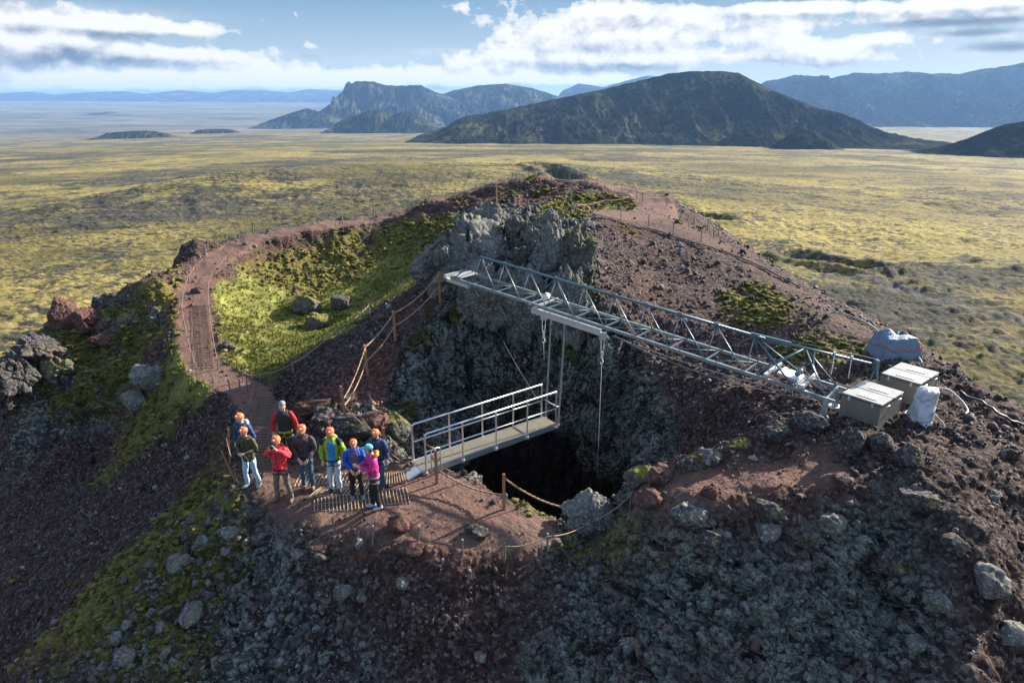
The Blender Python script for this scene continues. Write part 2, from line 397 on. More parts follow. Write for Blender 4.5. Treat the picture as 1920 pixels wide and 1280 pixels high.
D += m_rock*(.62*(wid-.5)*sstep(0, .35, crag) + .42*np.sqrt(crag)-.34)*(.42+.58*wall)
D += m_rock*(.20*(vid-.5)*sstep(0, .4, lump)+.10*np.sqrt(lump)-.06)
D += m_rock*.10*fbm(pf, 3.5, 4, 33)+m_rock*.095*(fine_-.4)
D += strat*.55*(scale_**1.3-.4)*notp*(1-wall)
flank = sstep(2.5, 5, x)*sstep(15.5, 19, y)
D += notp*(1-m_grass)*(1-.5*m_rock)*(1-.5*flank)*(.26*fbm(pf, 1.1, 4, 41)+.13*(billow(pf, 5.5, 3, 51)-.2)+.06*(np.sqrt(lump)-.5))
D += m_moss*notp*(.09*(1-np.abs(fbm(pf, 2.4, 3, 71))*2)+.05*fbm(pf, 8, 2, 72))
D += m_grass*(.07*fbm(pf, 1.2, 3, 81)+.05*fbm(pf, 9, 2, 82)+.05*(billow(pf, 3.2, 2, 84)-.2)+.16*g1*sstep(-.1, .5, fbm(pf, .8, 2, 83))*sstep(30, 34, y))
D += flat*(.018*fbm(pf, 5, 3, 91)+.012*billow(pf, 14, 2, 92))
D += np.clip(np.hypot(x-PC[0], y-PC[1])-14, 0, 40)/40*1.2*n1
# outcrop crags on the left shoulder
shl = rk*sstep(-12, -15, x)*sstep(18, 22, y)
D += shl*(.75*(wid-.3)*np.sqrt(crag))
bott = np.ones(NW+NO); bott[:3] = 0; D *= np.repeat(bott, NA)
pf2 = pf+nf*D[:, None]
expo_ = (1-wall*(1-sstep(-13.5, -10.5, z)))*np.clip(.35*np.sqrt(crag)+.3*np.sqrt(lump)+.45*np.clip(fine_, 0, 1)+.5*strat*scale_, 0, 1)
cols = {'ma': np.stack([m_rock*(.35+.65*sstep(-13.5, -11, z)+.65*(1-wall)*(1-sstep(-13.5, -11, z))), m_moss, red, expo_], -1), 'mb': np.stack([m_grass, flat, np.clip(wall, 0, 1)*sstep(-13.5, -10.5, z), np.ones_like(red)], -1)}  # rock tone and lichen fade with depth, painting the pit's shade darker
idx = np.arange((NW+NO)*NA).reshape(NW+NO, NA)
quads = np.stack([idx[:-1], idx[1:], np.roll(idx[1:], -1, 1), np.roll(idx[:-1], -1, 1)], -1).reshape(-1, 4)
if N[NW+200, 0, 2] > 0:
    a_, b_, c_ = pf2[quads[-5, 0]], pf2[quads[-5, 1]], pf2[quads[-5, 2]]
    if np.cross(b_-a_, c_-a_)[2] < 0: quads = quads[:, ::-1]
fm_path = (m_path[quads].mean(1) > .5); fm_grass = (m_grass[quads].mean(1) > .5) & ~fm_path
def subset(name, mask, mat):
    fq = quads[mask]; u, inv = np.unique(fq, return_inverse=True)
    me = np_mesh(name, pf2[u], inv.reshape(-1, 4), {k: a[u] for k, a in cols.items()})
    return link(name, me, mat)
from mathutils.bvhtree import BVHTree
# ------------------------------------------------------------------ hill material (masks come from the shape of the hill)
def hill_mat(name):
    m, nt, b = newmat(name)
    g = nd(nt, 'ShaderNodeNewGeometry').outputs['Position']
    A = nd(nt, 'ShaderNodeAttribute', attribute_name='ma'); expo = A.outputs['Alpha']; B = nd(nt, 'ShaderNodeAttribute', attribute_name='mb')
    sa = nd(nt, 'ShaderNodeSeparateColor'); sb = nd(nt, 'ShaderNodeSeparateColor')
    nt.links.new(A.outputs['Color'], sa.inputs[0]); nt.links.new(B.outputs['Color'], sb.inputs[0])
    rock, moss, red = sa.outputs; grass, path, wal = sb.outputs
    nA = noise(nt, g, .9, 5, .6); nB = noise(nt, g, 7, 8, .72); nC = noise(nt, g, 30, 4, .75); nD = noise(nt, g, 2.6, 6, .7); nE = noise(nt, g, .35, 4, .6)
    cell = nd(nt, 'ShaderNodeTexVoronoi'); cell.inputs['Scale'].default_value = 14; nt.links.new(g, cell.inputs['Vector'])
    cellr = nd(nt, 'ShaderNodeSeparateColor'); nt.links.new(cell.outputs['Color'], cellr.inputs[0])
    # scoria: every lump its own tone
    sc = ramp(nt, cellr.outputs[0], [(0, (.018, .012, .012)), (.4, (.050, .030, .026)), (.8, (.092, .056, .047)), (1, (.18, .145, .135))])
    rd = ramp(nt, cellr.outputs[1], [(0, (.050, .020, .016)), (.5, (.122, .054, .041)), (1, (.23, .108, .080))])
    redf = mth(nt, 'MULTIPLY', red, ramp(nt, nB, [(.3, .3), (.65, 1.0)]))
    col = mixc(nt, redf, sc, rd)
    # path dirt
    pd = ramp(nt, nB, [(.25, (.062, .038, .031)), (.5, (.118, .073, .057)), (.75, (.19, .122, .096))])
    pd2 = mixc(nt, ramp(nt, nA, [(.35, 0.0), (.7, .6)]), pd, (.142, .074, .054))
    pd2 = mixc(nt, ramp(nt, nC, [(.62, 0.0), (.72, .7)]), pd2, (.035, .024, .024))
    col = mixc(nt, path, col, pd2)
    # lichen covered rock; pale lump tops and dark crevices paint in relief shading
    r1 = ramp(nt, nD, [(.3, (.022, .023, .024)), (.5, (.080, .084, .082)), (.66, (.17, .18, .17))])
    r2 = mixc(nt, ramp(nt, nA, [(.42, 0.0), (.6, .8)]), r1, (.055, .034, .032))
    mpv = nd(nt, 'ShaderNodeMapping'); nt.links.new(g, mpv.inputs[0]); mpv.inputs['Scale'].default_value = (1, 1, 1.7)
    wrp = nd(nt, 'ShaderNodeVectorMath'); wrp.operation = 'MULTIPLY_ADD'; nz3 = nd(nt, 'ShaderNodeTexNoise'); nz3.inputs['Scale'].default_value = 3.5; nz3.inputs['Detail'].default_value = 4; nt.links.new(g, nz3.inputs['Vector'])
    nt.links.new(nz3.outputs['Color'], wrp.inputs[0]); wrp.inputs[1].default_value = (.35, .35, .35); nt.links.new(mpv.outputs[0], wrp.inputs[2])
    vl = voro(nt, wrp.outputs[0], 6.5); lumpd = mth(nt, 'SUBTRACT', 1.0, mth(nt, 'MULTIPLY', vl, 1.15), clamp=True)
    le = mth(nt, 'ADD', mth(nt, 'MULTIPLY_ADD', wal, .045, mth(nt, 'MULTIPLY', nB, .50)), mth(nt, 'ADD', mth(nt, 'MULTIPLY', expo, .28), mth(nt, 'MULTIPLY', lumpd, .38)))  # extra lichen lightens the pit wall in place of ambient light
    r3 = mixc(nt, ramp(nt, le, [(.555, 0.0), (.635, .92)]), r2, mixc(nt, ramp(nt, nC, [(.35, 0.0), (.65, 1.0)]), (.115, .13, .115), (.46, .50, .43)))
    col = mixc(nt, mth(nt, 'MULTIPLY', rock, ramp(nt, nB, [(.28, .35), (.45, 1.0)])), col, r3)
    # moss
    mcol = ramp(nt, mth(nt, 'ADD', mth(nt, 'MULTIPLY', nB, .5), mth(nt, 'MULTIPLY', nC, .5)), [(.33, (.035, .038, .010)), (.48, (.13, .122, .024)), (.64, (.33, .28, .060))])
    mf = mth(nt, 'MULTIPLY', moss, ramp(nt, nC, [(.25, .5), (.5, 1.0)]), clamp=True)
    mf = mth(nt, 'SUBTRACT', mf, mth(nt, 'MULTIPLY', ramp(nt, nD, [(.5, 0.0), (.62, .5)]), mth(nt, 'SUBTRACT', 1.0, grass)), clamp=True)
    col = mixc(nt, mf, col, mcol)
    gcol = ramp(nt, mth(nt, 'ADD', mth(nt, 'MULTIPLY', nA, .45), mth(nt, 'ADD', mth(nt, 'MULTIPLY', nC, .3), mth(nt, 'MULTIPLY', nB, .25))), [(.36, (.045, .056, .014)), (.46, (.12, .132, .030)), (.56, (.25, .25, .062)), (.66, (.38, .35, .12))])
    col = mixc(nt, grass, col, gcol)
    # sparse white lichen / pale clasts
    spk = noise(nt, g, 11, 3, .5)
    col = mixc(nt, mth(nt, 'MULTIPLY', ramp(nt, spk, [(.68, 0.0), (.73, .55)]), mth(nt, 'SUBTRACT', 1.0, mth(nt, 'MAXIMUM', path, grass), clamp=True)), col, (.30, .30, .29))
    nt.links.new(col, b.inputs['Base Color'])
    b.inputs['Roughness'].default_value = .93; b.inputs['Specular IOR Level'].default_value = .2
    rg = mth(nt, 'SUBTRACT', 1.0, mth(nt, 'MULTIPLY', path, .75))
    h1 = mth(nt, 'MULTIPLY', mth(nt, 'ADD', nC, mth(nt, 'MULTIPLY', cell.outputs['Distance'], -1.1)), rg)
    bb = bump(nt, h1, .055, 1.0)
    bb = bump(nt, mth(nt, 'MULTIPLY', lumpd, rock), .16, 1.0, bb)
    bb = bump(nt, mth(nt, 'MULTIPLY', nD, mth(nt, 'ADD', mth(nt, 'MULTIPLY', rock, .9), .25)), .16, .8, bb)
    nt.links.new(bb, b.inputs['Normal'])
    return m
MH = hill_mat('volcanic_ground')
def simple_rock(name, a, bcol, lich, mossy=0.0, scale=1.0):
    m, nt, b = newmat(name)
    g = nd(nt, 'ShaderNodeTexCoord').outputs['Object']; nrm = nd(nt, 'ShaderNodeNewGeometry').outputs['Normal']
    n1_ = noise(nt, g, 3*scale, 6, .7); n2_ = noise(nt, g, 13*scale, 5, .7); n3_ = noise(nt, g, 1.3*scale, 4, .6)
    c = ramp(nt, n1_, [(.3, a), (.68, bcol)])
    c = mixc(nt, ramp(nt, n2_, [(.52, 0.0), (.66, .8)]), c, lich)
    sp = nd(nt, 'ShaderNodeSeparateXYZ'); nt.links.new(nrm, sp.inputs[0])
    if mossy > 0:
        f = mth(nt, 'MULTIPLY', ramp(nt, sp.outputs[2], [(.45, 0.0), (.8, 1.0)]), ramp(nt, n3_, [(.60-mossy*.35, 0.0), (.70-mossy*.35, 1.0)]))
        mc = ramp(nt, n2_, [(.3, (.06, .062, .014)), (.7, (.23, .21, .04))])
        c = mixc(nt, f, c, mc)
    nt.links.new(c, b.inputs['Base Color']); b.inputs['Roughness'].default_value = .92; b.inputs['Specular IOR Level'].default_value = .25
    nt.links.new(bump(nt, mth(nt, 'ADD', n1_, mth(nt, 'MULTIPLY', n2_, .5)), .07/scale, 1.0), b.inputs['Normal'])
    return m
M_ROCK = simple_rock('grey_lichen_rock', (.040, .041, .042), (.18, .172, .155), (.38, .385, .345), .06, 1.3)
M_ROCKB = simple_rock('dark_lava_rock', (.022, .018, .020), (.085, .068, .063), (.24, .25, .24), .08, 1.3)
M_ROCKR = simple_rock('red_scoria_rock', (.05, .024, .021), (.14, .065, .052), (.20, .13, .115), 0)
M_ROCKM = simple_rock('mossy_rock', (.035, .034, .034), (.12, .115, .10), (.22, .23, .21), .7)
# ------------------------------------------------------------------ plain
def plain_mat():
    m, nt, b = newmat('mossy_lava_plain')
    g = nd(nt, 'ShaderNodeNewGeometry').outputs['Position']
    A = nd(nt, 'ShaderNodeAttribute', attribute_name='ma'); sa = nd(nt, 'ShaderNodeSeparateColor'); nt.links.new(A.outputs['Color'], sa.inputs[0])
    dark, far, trk = sa.outputs
    mp = nd(nt, 'ShaderNodeMapping'); nt.links.new(g, mp.inputs[0]); mp.inputs['Scale'].default_value = (.55, 1.0, 1.0); mp.inputs['Rotation'].default_value = (0, 0, .25)
    v = mp.outputs[0]
    a1 = noise(nt, v, .010, 6, .62); a2 = noise(nt, v, .075, 8, .68); a3 = noise(nt, v, .5, 6, .7); a4 = noise(nt, v, 2.2, 4, .7)
    mix = mth(nt, 'ADD', mth(nt, 'MULTIPLY', a2, .5), mth(nt, 'ADD', mth(nt, 'MULTIPLY', a3, .3), mth(nt, 'MULTIPLY', a4, .2)))
    moss = ramp(nt, mix, [(.35, (.060, .054, .026)), (.43, (.155, .130, .048)), (.51, (.34, .272, .086)), (.62, (.48, .40, .15))])
    gm = mth(nt, 'SUBTRACT', mth(nt, 'ADD', mth(nt, 'MULTIPLY', a1, .45), mth(nt, 'ADD', mth(nt, 'MULTIPLY', a2, .35), mth(nt, 'MULTIPLY', a3, .35))), mth(nt, 'MULTIPLY', dark, -.13))
    gravel = ramp(nt, a4, [(.3, (.035, .032, .034)), (.6, (.085, .078, .076)), (.8, (.14, .13, .125))])
    lowf = noise(nt, v, .0065, 5, .6)
    moss = mixc(nt, 1.0, moss, ramp(nt, lowf, [(.38, (.46, .48, .52)), (.48, (.86, .86, .88)), (.60, (1.22, 1.2, 1.14))]), 'MULTIPLY')
    c = mixc(nt, ramp(nt, gm, [(.60, 0.0), (.66, .85)]), moss, gravel)
    fl = mth(nt, 'ADD', mth(nt, 'MULTIPLY', a3, .55), mth(nt, 'ADD', mth(nt, 'MULTIPLY', a2, .45), mth(nt, 'MULTIPLY', dark, .07)))
    lv = ramp(nt, a4, [(.35, (.022, .022, .020)), (.6, (.060, .060, .045)), (.75, (.12, .115, .09))])
    c = mixc(nt, ramp(nt, fl, [(.49, 0.0), (.54, .92)]), c, lv)
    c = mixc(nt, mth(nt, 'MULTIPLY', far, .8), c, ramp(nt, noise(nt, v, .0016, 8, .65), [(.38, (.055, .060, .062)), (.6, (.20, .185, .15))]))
    c = mixc(nt, trk, c, (.10, .095, .092))
    nt.links.new(c, b.inputs['Base Color']); b.inputs['Roughness'].default_value = .95; b.inputs['Specular IOR Level'].default_value = .1
    bb = bump(nt, a3, 1.1, .9); bb = bump(nt, a4, .22, .8, bb); bb = bump(nt, a2, 3.5, .7, bb)
    nt.links.new(bb, b.inputs['Normal'])
    return m
MP = plain_mat()
def mountain_mat(name, c1, c2, c3_, sc=1.0):
    m, nt, b = newmat(name)
    g = nd(nt, 'ShaderNodeNewGeometry').outputs['Position']
    a = noise(nt, g, .004*sc, 8, .65); d = noise(nt, g, .03*sc, 7, .7)
    c = ramp(nt, mth(nt, 'ADD', mth(nt, 'MULTIPLY', a, .6), mth(nt, 'MULTIPLY', d, .4)), [(.36, c1), (.52, c2), (.66, c3_)])  # pale tones paint sunlit patches, bluish darks add distance blue
    nt.links.new(c, b.inputs['Base Color']); b.inputs['Roughness'].default_value = 1; b.inputs['Specular IOR Level'].default_value = 0
    nt.links.new(bump(nt, d, 22/sc, .9), b.inputs['Normal'])
    return m
# ------------------------------------------------------------------ hill objects
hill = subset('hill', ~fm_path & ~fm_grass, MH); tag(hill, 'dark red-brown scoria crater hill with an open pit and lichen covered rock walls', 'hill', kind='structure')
pth = subset('path', fm_path, MH); tag(pth, 'trodden brown cinder path round the crater rim and the viewing ledge', 'path', kind='structure')
grs = subset('grass', fm_grass, MH); tag(grs, 'short bright green grass in the side crater and on the slope left of the ledge', 'grass', kind='stuff')
bpy.context.view_layer.update(); DG = bpy.context.evaluated_depsgraph_get(); SC = bpy.context.scene
def _cast(o, d):
    best = None
    for ob in (hill, pth, grs):
        ok, loc, n, i = ob.ray_cast(Vector(o), Vector(d))
        if ok and (best is None or (loc-Vector(o)).length < best[0]): best = ((loc-Vector(o)).length, np.array(loc), np.array(n))
    return (best[1], best[2]) if best else (None, None)
def down(x, y, z0=2.0):
    l, n = _cast((x, y, z0), (0, 0, -1)); return l if l is not None else np.array([x, y, -9.0])
def px(u, v):
    """point of the finished hill seen at photo pixel u,v"""
    d = P(u, v, 1.0); d = d/np.linalg.norm(d)
    l, n = _cast((0, 0, 0), d); return l if l is not None else hit(u, v)
# ------------------------------------------------------------------ plain: one sheet to the horizon
def plain_z(x, y):
    d = np.hypot(x, y)
    ld = np.log(np.maximum(d, 20))
    z = np.interp(ld, np.log([20, 60, 100, 200, 300, 800, 1500, 2500, 6000, 9000, 22000, 30000]), [-46, -46, -46, -47, -50, -75, -106, -150, -252, -272, -120, -60])
    # long low swells in the middle distance
    for (u, v, D, h, wx, wy) in ((760, 300, 520, 11, 170, 130), (330, 330, 420, 5, 70, 60), (520, 300, 470, 6, 90, 80), (1000, 300, 600, 8, 120, 120), (1150, 330, 330, 7, 90, 60)):
        c = P(u, v, D); z = z+h*np.exp(-((x-c[0])/wx)**2-((y-c[1])/wy)**2)
    return z
MAIN_AZ = np.concatenate([np.linspace(-math.pi, -R(60), 60, endpoint=False), np.linspace(-R(60), -R(42), 60, endpoint=False), np.linspace(-R(42), R(42), 1000, endpoint=False), np.linspace(R(42), R(60), 60, endpoint=False), np.linspace(R(60), math.pi, 60)])
rr = np.exp(np.concatenate([np.linspace(math.log(25), math.log(1500), 760, endpoint=False), np.linspace(math.log(1500), math.log(30000), 330)]))
gx = (np.sin(MAIN_AZ)[None, :]*rr[:, None]).ravel(); gy = (np.cos(MAIN_AZ)[None, :]*rr[:, None]).ravel()
gzv = plain_z(gx, gy); p3 = np.stack([gx, gy, gzv*0], -1); dd = np.hypot(gx, gy)
b1 = fbm(p3, 1/90, 5, 301, .55); b2 = billow(p3, 1/22, 4, 311, .6)-.25; b3 = billow(p3, 1/7, 3, 321, .6)-.25; b4 = billow(p3, 1/2.2, 2, 325, .6)-.25
fade = np.clip(400/np.maximum(dd, 1), .0, 1)
lava = sstep(.02, .22, fbm(p3, 1/160, 4, 331, .6)+.25*fbm(p3, 1/30, 3, 332))
gzv = gzv+4*b1*(.4+.6*fade)+b2*(1.4+1.5*lava)*(.5+.5*fade)+b3*(1.1+.7*lava)*fade+b4*.9*np.clip(160/np.maximum(dd, 1), 0, 1)
gzv += 10*fbm(p3, 1/900, 4, 341)*sstep(900, 3000, dd)
def chasm(uvD, w, dep):
    global gzv, lava
    pts = []
    for (u, v, D) in uvD:
        q = P(u, v, 1.0); s = D/q[1]; pts.append(q[:2]*s)
    d_, s_ = polydist(gx, gy, pts); ww = w*(1+.5*b1)
    e = np.interp(s_, [0, .3, len(pts)-1.3, len(pts)-1], [.2, 1, 1, .2])
    gzv = gzv-dep*e*(1-sstep(.4*ww, ww, d_)); gzv = gzv+dep*.25*np.exp(-((d_-1.5*ww)/(.5*ww))**2)
chasm([(1015, 290, 560), (1060, 292, 500), (1090, 310, 410), (1095, 320, 360), (1120, 345, 300)], 11, 10)
chasm([(1215, 348, 300), (1290, 354, 290), (1360, 358, 280)], 6, 6)
chasm([(1505, 385, 215), (1560, 392, 205), (1650, 404, 195)], 5.5, 6)
chasm([(280, 305, 480), (370, 290, 500), (470, 290, 520)], 10, 7)
tr = []
for (u, v) in ((1500, 510), (1540, 513), (1590, 516), (1650, 530), (1740, 560), (1830, 588), (1930, 608), (2100, 640)):
    q = P(u, v, 1.0); tr.append((q*(-47/q[2]))[:2])
td, _ = polydist(gx, gy, tr); trk = 1-sstep(.8, 1.7, td)
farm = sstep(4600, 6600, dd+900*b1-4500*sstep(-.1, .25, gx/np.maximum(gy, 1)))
dk = np.maximum(lava*.55, .9*sstep(.0, .5, fbm(p3, 1/45, 4, 351)-.15)*.6)
dk = np.maximum(dk, 1.2*np.exp(-((gx-75)/38)**2-((gy-150)/26)**2))
idg = np.arange(len(rr)*len(MAIN_AZ)).reshape(len(rr), len(MAIN_AZ))
qg = np.stack([idg[:-1, :-1], idg[:-1, 1:], idg[1:, 1:], idg[1:, :-1]], -1).reshape(-1, 4)[:, ::-1]
# leave a hole under the hill so that the pit is open
me = np_mesh('ground', np.stack([gx, gy, gzv], -1), qg, {'ma': np.stack([dk, farm, trk, dk*0+1], -1)})
ground = link('ground', me, MP); tag(ground, 'yellow green mossy lava plain reaching to the horizon', 'ground', kind='structure')
# ------------------------------------------------------------------ mountains
def range_(name, label, prof, D, W, base_v, mat, seed, nu=420, nv=110, rough_=.22, gul=1.0, Wb=None, ex=1.15):
    pr = np.array(prof, float); us = np.linspace(pr[0, 0], pr[-1, 0], nu); vs = np.interp(us, pr[:, 0], pr[:, 1])
    Wb = Wb or W
    k = np.array([P(u, v, 1.0) for u, v in zip(us, vs)]); crest = k*(D/k[:, 1])[:, None]
    zb = float(plain_z(np.array([crest[:, 0].mean()]), np.array([D-W]))[0])-3
    t = np.concatenate([np.linspace(-1, 0, nv, endpoint=False), np.linspace(0, 1, nv//2)])
    T, Xc = np.meshgrid(t, crest[:, 0], indexing='ij'); Zc = np.broadcast_to(crest[:, 2], T.shape)
    Yc = D+np.where(T < 0, T*W, T*Wb)
    uu = np.linspace(0, 1, nu); H = np.maximum(Zc-zb, 0)*(sstep(0, .10, uu)*sstep(0, .10, 1-uu))[None, :]
    q = np.stack([Xc.ravel(), Yc.ravel(), np.zeros(T.size)], -1)
    sc = 1/(W*.38)
    g_ = fbm(q*np.array([1.0, .35, 1]), sc*3, 6, seed, .6).reshape(T.shape)
    g2_ = (np.abs(fbm(q*np.array([1.0, .25, 1]), sc*6, 4, seed+7, .6)).reshape(T.shape))
    g3_ = fbm(q, sc*14, 4, seed+9, .6).reshape(T.shape)
    a = np.abs(T+.18*g_*(np.abs(T)*(1-np.abs(T))*4)); a = np.clip(a, 0, 1)
    prof_ = (1-a)**ex
    Zz = zb-.03*H.max()+(H+.03*H.max())*prof_
    mid = np.abs(T)*(1-np.abs(T))*4
    Zz = Zz+H*rough_*gul*(g_*.9-g2_*.9)*mid+H.max()*.015*g3_*(a < .98)
    V = np.stack([Xc, Yc, Zz], -1).reshape(-1, 3); ii = np.arange(T.size).reshape(T.shape)
    q4 = np.stack([ii[:-1, :-1], ii[:-1, 1:], ii[1:, 1:], ii[1:, :-1]], -1).reshape(-1, 4)
    o = link(name, np_mesh(name, V, q4), mat); tag(o, label, name.replace('_', ' '), kind='structure'); return o
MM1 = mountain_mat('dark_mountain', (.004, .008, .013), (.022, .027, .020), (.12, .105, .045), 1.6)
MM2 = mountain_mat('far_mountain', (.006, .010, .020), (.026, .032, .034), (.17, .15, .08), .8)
range_('hill', 'broad dark hill with a flat rounded top in the middle distance', [(790, 256), (812, 240), (850, 222), (900, 214), (960, 203), (1050, 184), (1130, 168), (1200, 151), (1250, 139), (1290, 134), (1350, 133), (1385, 137), (1410, 150), (1450, 170), (1500, 190), (1560, 214), (1610, 240), (1650, 262)], 2900, 750, 272, MM1, 401, nu=700, nv=200, rough_=.17, Wb=900, ex=1.0)
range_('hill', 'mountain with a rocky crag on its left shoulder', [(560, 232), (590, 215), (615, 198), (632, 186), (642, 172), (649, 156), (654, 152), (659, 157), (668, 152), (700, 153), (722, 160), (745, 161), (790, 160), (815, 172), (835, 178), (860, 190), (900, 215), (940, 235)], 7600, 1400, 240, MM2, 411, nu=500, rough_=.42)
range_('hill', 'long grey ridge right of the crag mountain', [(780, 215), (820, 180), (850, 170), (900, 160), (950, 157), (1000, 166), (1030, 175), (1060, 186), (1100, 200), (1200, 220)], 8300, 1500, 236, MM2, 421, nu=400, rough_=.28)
range_('hill', 'low dark knolls in front of the crag mountain', [(610, 240), (650, 222), (690, 208), (715, 207), (735, 216), (755, 209), (775, 213), (800, 226), (840, 244)], 5000, 380, 245, MM1, 431, nu=260, nv=50, rough_=.25)
range_('hill', 'small dark spur at the left foot of the crag mountain', [(478, 236), (510, 224), (545, 212), (575, 203), (600, 210), (650, 225), (680, 238)], 6500, 450, 238, MM2, 441, nu=200, nv=50)
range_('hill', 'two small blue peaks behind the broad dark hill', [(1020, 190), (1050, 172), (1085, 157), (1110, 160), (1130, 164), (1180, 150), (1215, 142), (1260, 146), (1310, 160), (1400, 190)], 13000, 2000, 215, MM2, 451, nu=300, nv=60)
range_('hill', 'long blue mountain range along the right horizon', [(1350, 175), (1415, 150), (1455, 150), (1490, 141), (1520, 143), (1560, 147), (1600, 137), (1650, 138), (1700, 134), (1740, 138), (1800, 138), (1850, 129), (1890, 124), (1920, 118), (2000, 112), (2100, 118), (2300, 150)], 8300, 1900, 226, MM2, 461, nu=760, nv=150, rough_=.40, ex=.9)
range_('hill', 'small dark cone at the right foot of the broad hill', [(1452, 276), (1472, 258), (1490, 246), (1510, 242), (1530, 246), (1552, 262), (1572, 277)], 1950, 110, 277, MM1, 471, nu=160, nv=50, rough_=.12)
range_('hill', 'low dark knoll beside the small cone', [(1340, 270), (1370, 252), (1400, 240), (1425, 237), (1450, 248), (1480, 262), (1500, 272)], 2200, 140, 272, MM1, 481, nu=160, nv=50, rough_=.2)
range_('hill', 'dark rounded hill cut off by the right edge', [(1785, 274), (1815, 262), (1850, 245), (1885, 233), (1920, 228), (1980, 225), (2050, 240), (2120, 268)], 1620, 210, 284, MM1, 491, nu=240, nv=60, rough_=.1)
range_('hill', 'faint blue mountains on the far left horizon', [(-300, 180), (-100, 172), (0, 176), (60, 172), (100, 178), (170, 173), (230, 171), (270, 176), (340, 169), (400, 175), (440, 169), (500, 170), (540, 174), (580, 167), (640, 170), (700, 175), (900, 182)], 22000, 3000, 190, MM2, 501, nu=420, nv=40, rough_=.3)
range_('hill', 'low dark rise on the blue plain at the left', [(150, 222), (175, 214), (205, 209), (235, 216), (280, 224)], 10500, 600, 222, MM2, 511, nu=90, nv=30)
range_('hill', 'low lava mound on the plain at the far left', [(185, 251), (215, 248), (260, 245), (290, 246), (325, 252)], 4050, 160, 251, MM1, 521, nu=120, nv=30, rough_=.4)
range_('hill', 'smaller lava mound on the plain left of the crag mountain', [(360, 245), (390, 242), (420, 242), (450, 245)], 4900, 120, 245, MM1, 531, nu=90, nv=24, rough_=.4)
# ------------------------------------------------------------------ object materials
M_GALV = paint('galvanised_steel', (.50, .52, .53), .42, .55, .08, 9)
M_ALU = paint('aluminium_tube', (.62, .64, .66), .32, .8, .06, 9)
M_TRUSS = paint('blue_green_painted_steel', (.085, .15, .18), .42, .25, .22, 5)
M_TRUSSL = paint('weathered_grey_steel', (.21, .26, .28), .40, .45, .18, 5)
M_DECK = paint('worn_grating', (.27, .24, .185), .7, .3, .2, 5, .01)
M_WOOD = paint('tan_wood', (.30, .155, .075), .75, 0, .25, 12, .004)
M_SLAT = paint('pale_weathered_slat', (.40, .31, .21), .75, 0, .2, 7, .004)
M_STAKE = paint('grey_metal_stake', (.20, .205, .21), .5, .5, .2, 9)
M_ROPE = paint('tan_rope', (.34, .215, .135), .9, 0, .25, 60, .003)
M_ROPEW = paint('pale_rope', (.52, .50, .46), .8, 0, .15, 60)
M_WIRE = paint('dark_wire', (.10, .11, .13), .5, .3, .1, 9)
M_HOSE = paint('black_hose', (.04, .042, .048), .45, 0, .2, 9)
M_BOX = paint('olive_grey_metal_box', (.155, .142, .118), .6, .1, .16, 3, .003)
M_LID = paint('grey_box_lid', (.30, .30, .275), .40, .2, .14, 4)
M_WHITE = paint('white_label_plate', (.66, .66, .64), .55, 0, .15, 9)
M_TARP = paint('blue_grey_tarpaulin', (.13, .19, .26), .65, 0, .22, 4, .02)
M_STRAP = paint('red_strap', (.62, .09, .055), .6, 0, .1, 9)
M_WRAP = paint('white_plastic_wrap', (.46, .48, .51), .35, 0, .13, 5, .012)
M_RUBBER = paint('dark_rubber', (.03, .03, .032), .6)
# ------------------------------------------------------------------ rocks
def rock(label, c, rad, mat, seed, rot=0, sub=4, lump=.30, group=None, name='rock', cat='rock', tilt=0, sharp=1.0, det=.5):
    bm = bmesh.new(); bmesh.ops.create_icosphere(bm, subdivisions=sub, radius=1)
    V = np.array([v.co[:] for v in bm.verts]); Fc = [[v.index for v in f.verts] for f in bm.faces]; bm.free()
    rad = np.array(rad, float); mean = rad.mean()
    q = V*rad/mean+seed*3.7
    a1, a2, ai = worley(q, 1.15, seed); b1_, b2_, bi = worley(q, 2.7, seed+4)
    r = 1+lump*(.9*(ai-.5)+.9*np.sqrt(np.clip(a2-a1, 0, .5))*sharp-.45)+lump*.45*((bi-.5)+np.sqrt(np.clip(b2_-b1_, 0, .4))-.4)+.22*lump*fbm(q, 5, 4, seed+8)
    V = V*r[:, None]
    rg_ = np.random.default_rng(seed*13+5)
    for _ in range(11):
        n0 = rg_.normal(size=3); n0[2] *= .7; n0 /= np.linalg.norm(n0); d0 = rg_.uniform(.58, .86)
        V = V-np.maximum(V@n0-d0, 0)[:, None]*n0*.9
    U = V*rad/mean
    c1_, c2_, ci_ = worley(U+seed, 2.1, seed+31); e1_, e2_, ei_ = worley(U-seed, 5.5, seed+37)
    V = V*1.16*(1+det*(.13*fbm(U+seed, 3.0, 5, seed+2)+.05*fbm(U-seed, 11, 3, seed+1)-.12*np.exp(-(c2_-c1_)/.06)+.09*(ci_-.5)-.045*np.exp(-(e2_-e1_)/.09)+.04*(ei_-.5)))[:, None]
    V = V*rad
    ca, sa_ = math.cos(rot), math.sin(rot); V = np.stack([V[:, 0]*ca-V[:, 1]*sa_, V[:, 0]*sa_+V[:, 1]*ca, V[:, 2]], -1)
    if tilt: ca, sa_ = math.cos(tilt), math.sin(tilt); V = np.stack([V[:, 0]*ca-V[:, 2]*sa_, V[:, 1], V[:, 0]*sa_+V[:, 2]*ca], -1)
    me = np_mesh(name, V, np.array(Fc)); o = link(name, me, mat, smooth=sub >= 4); o.location = tuple(map(float, c))
    return tag(o, label, cat, group)
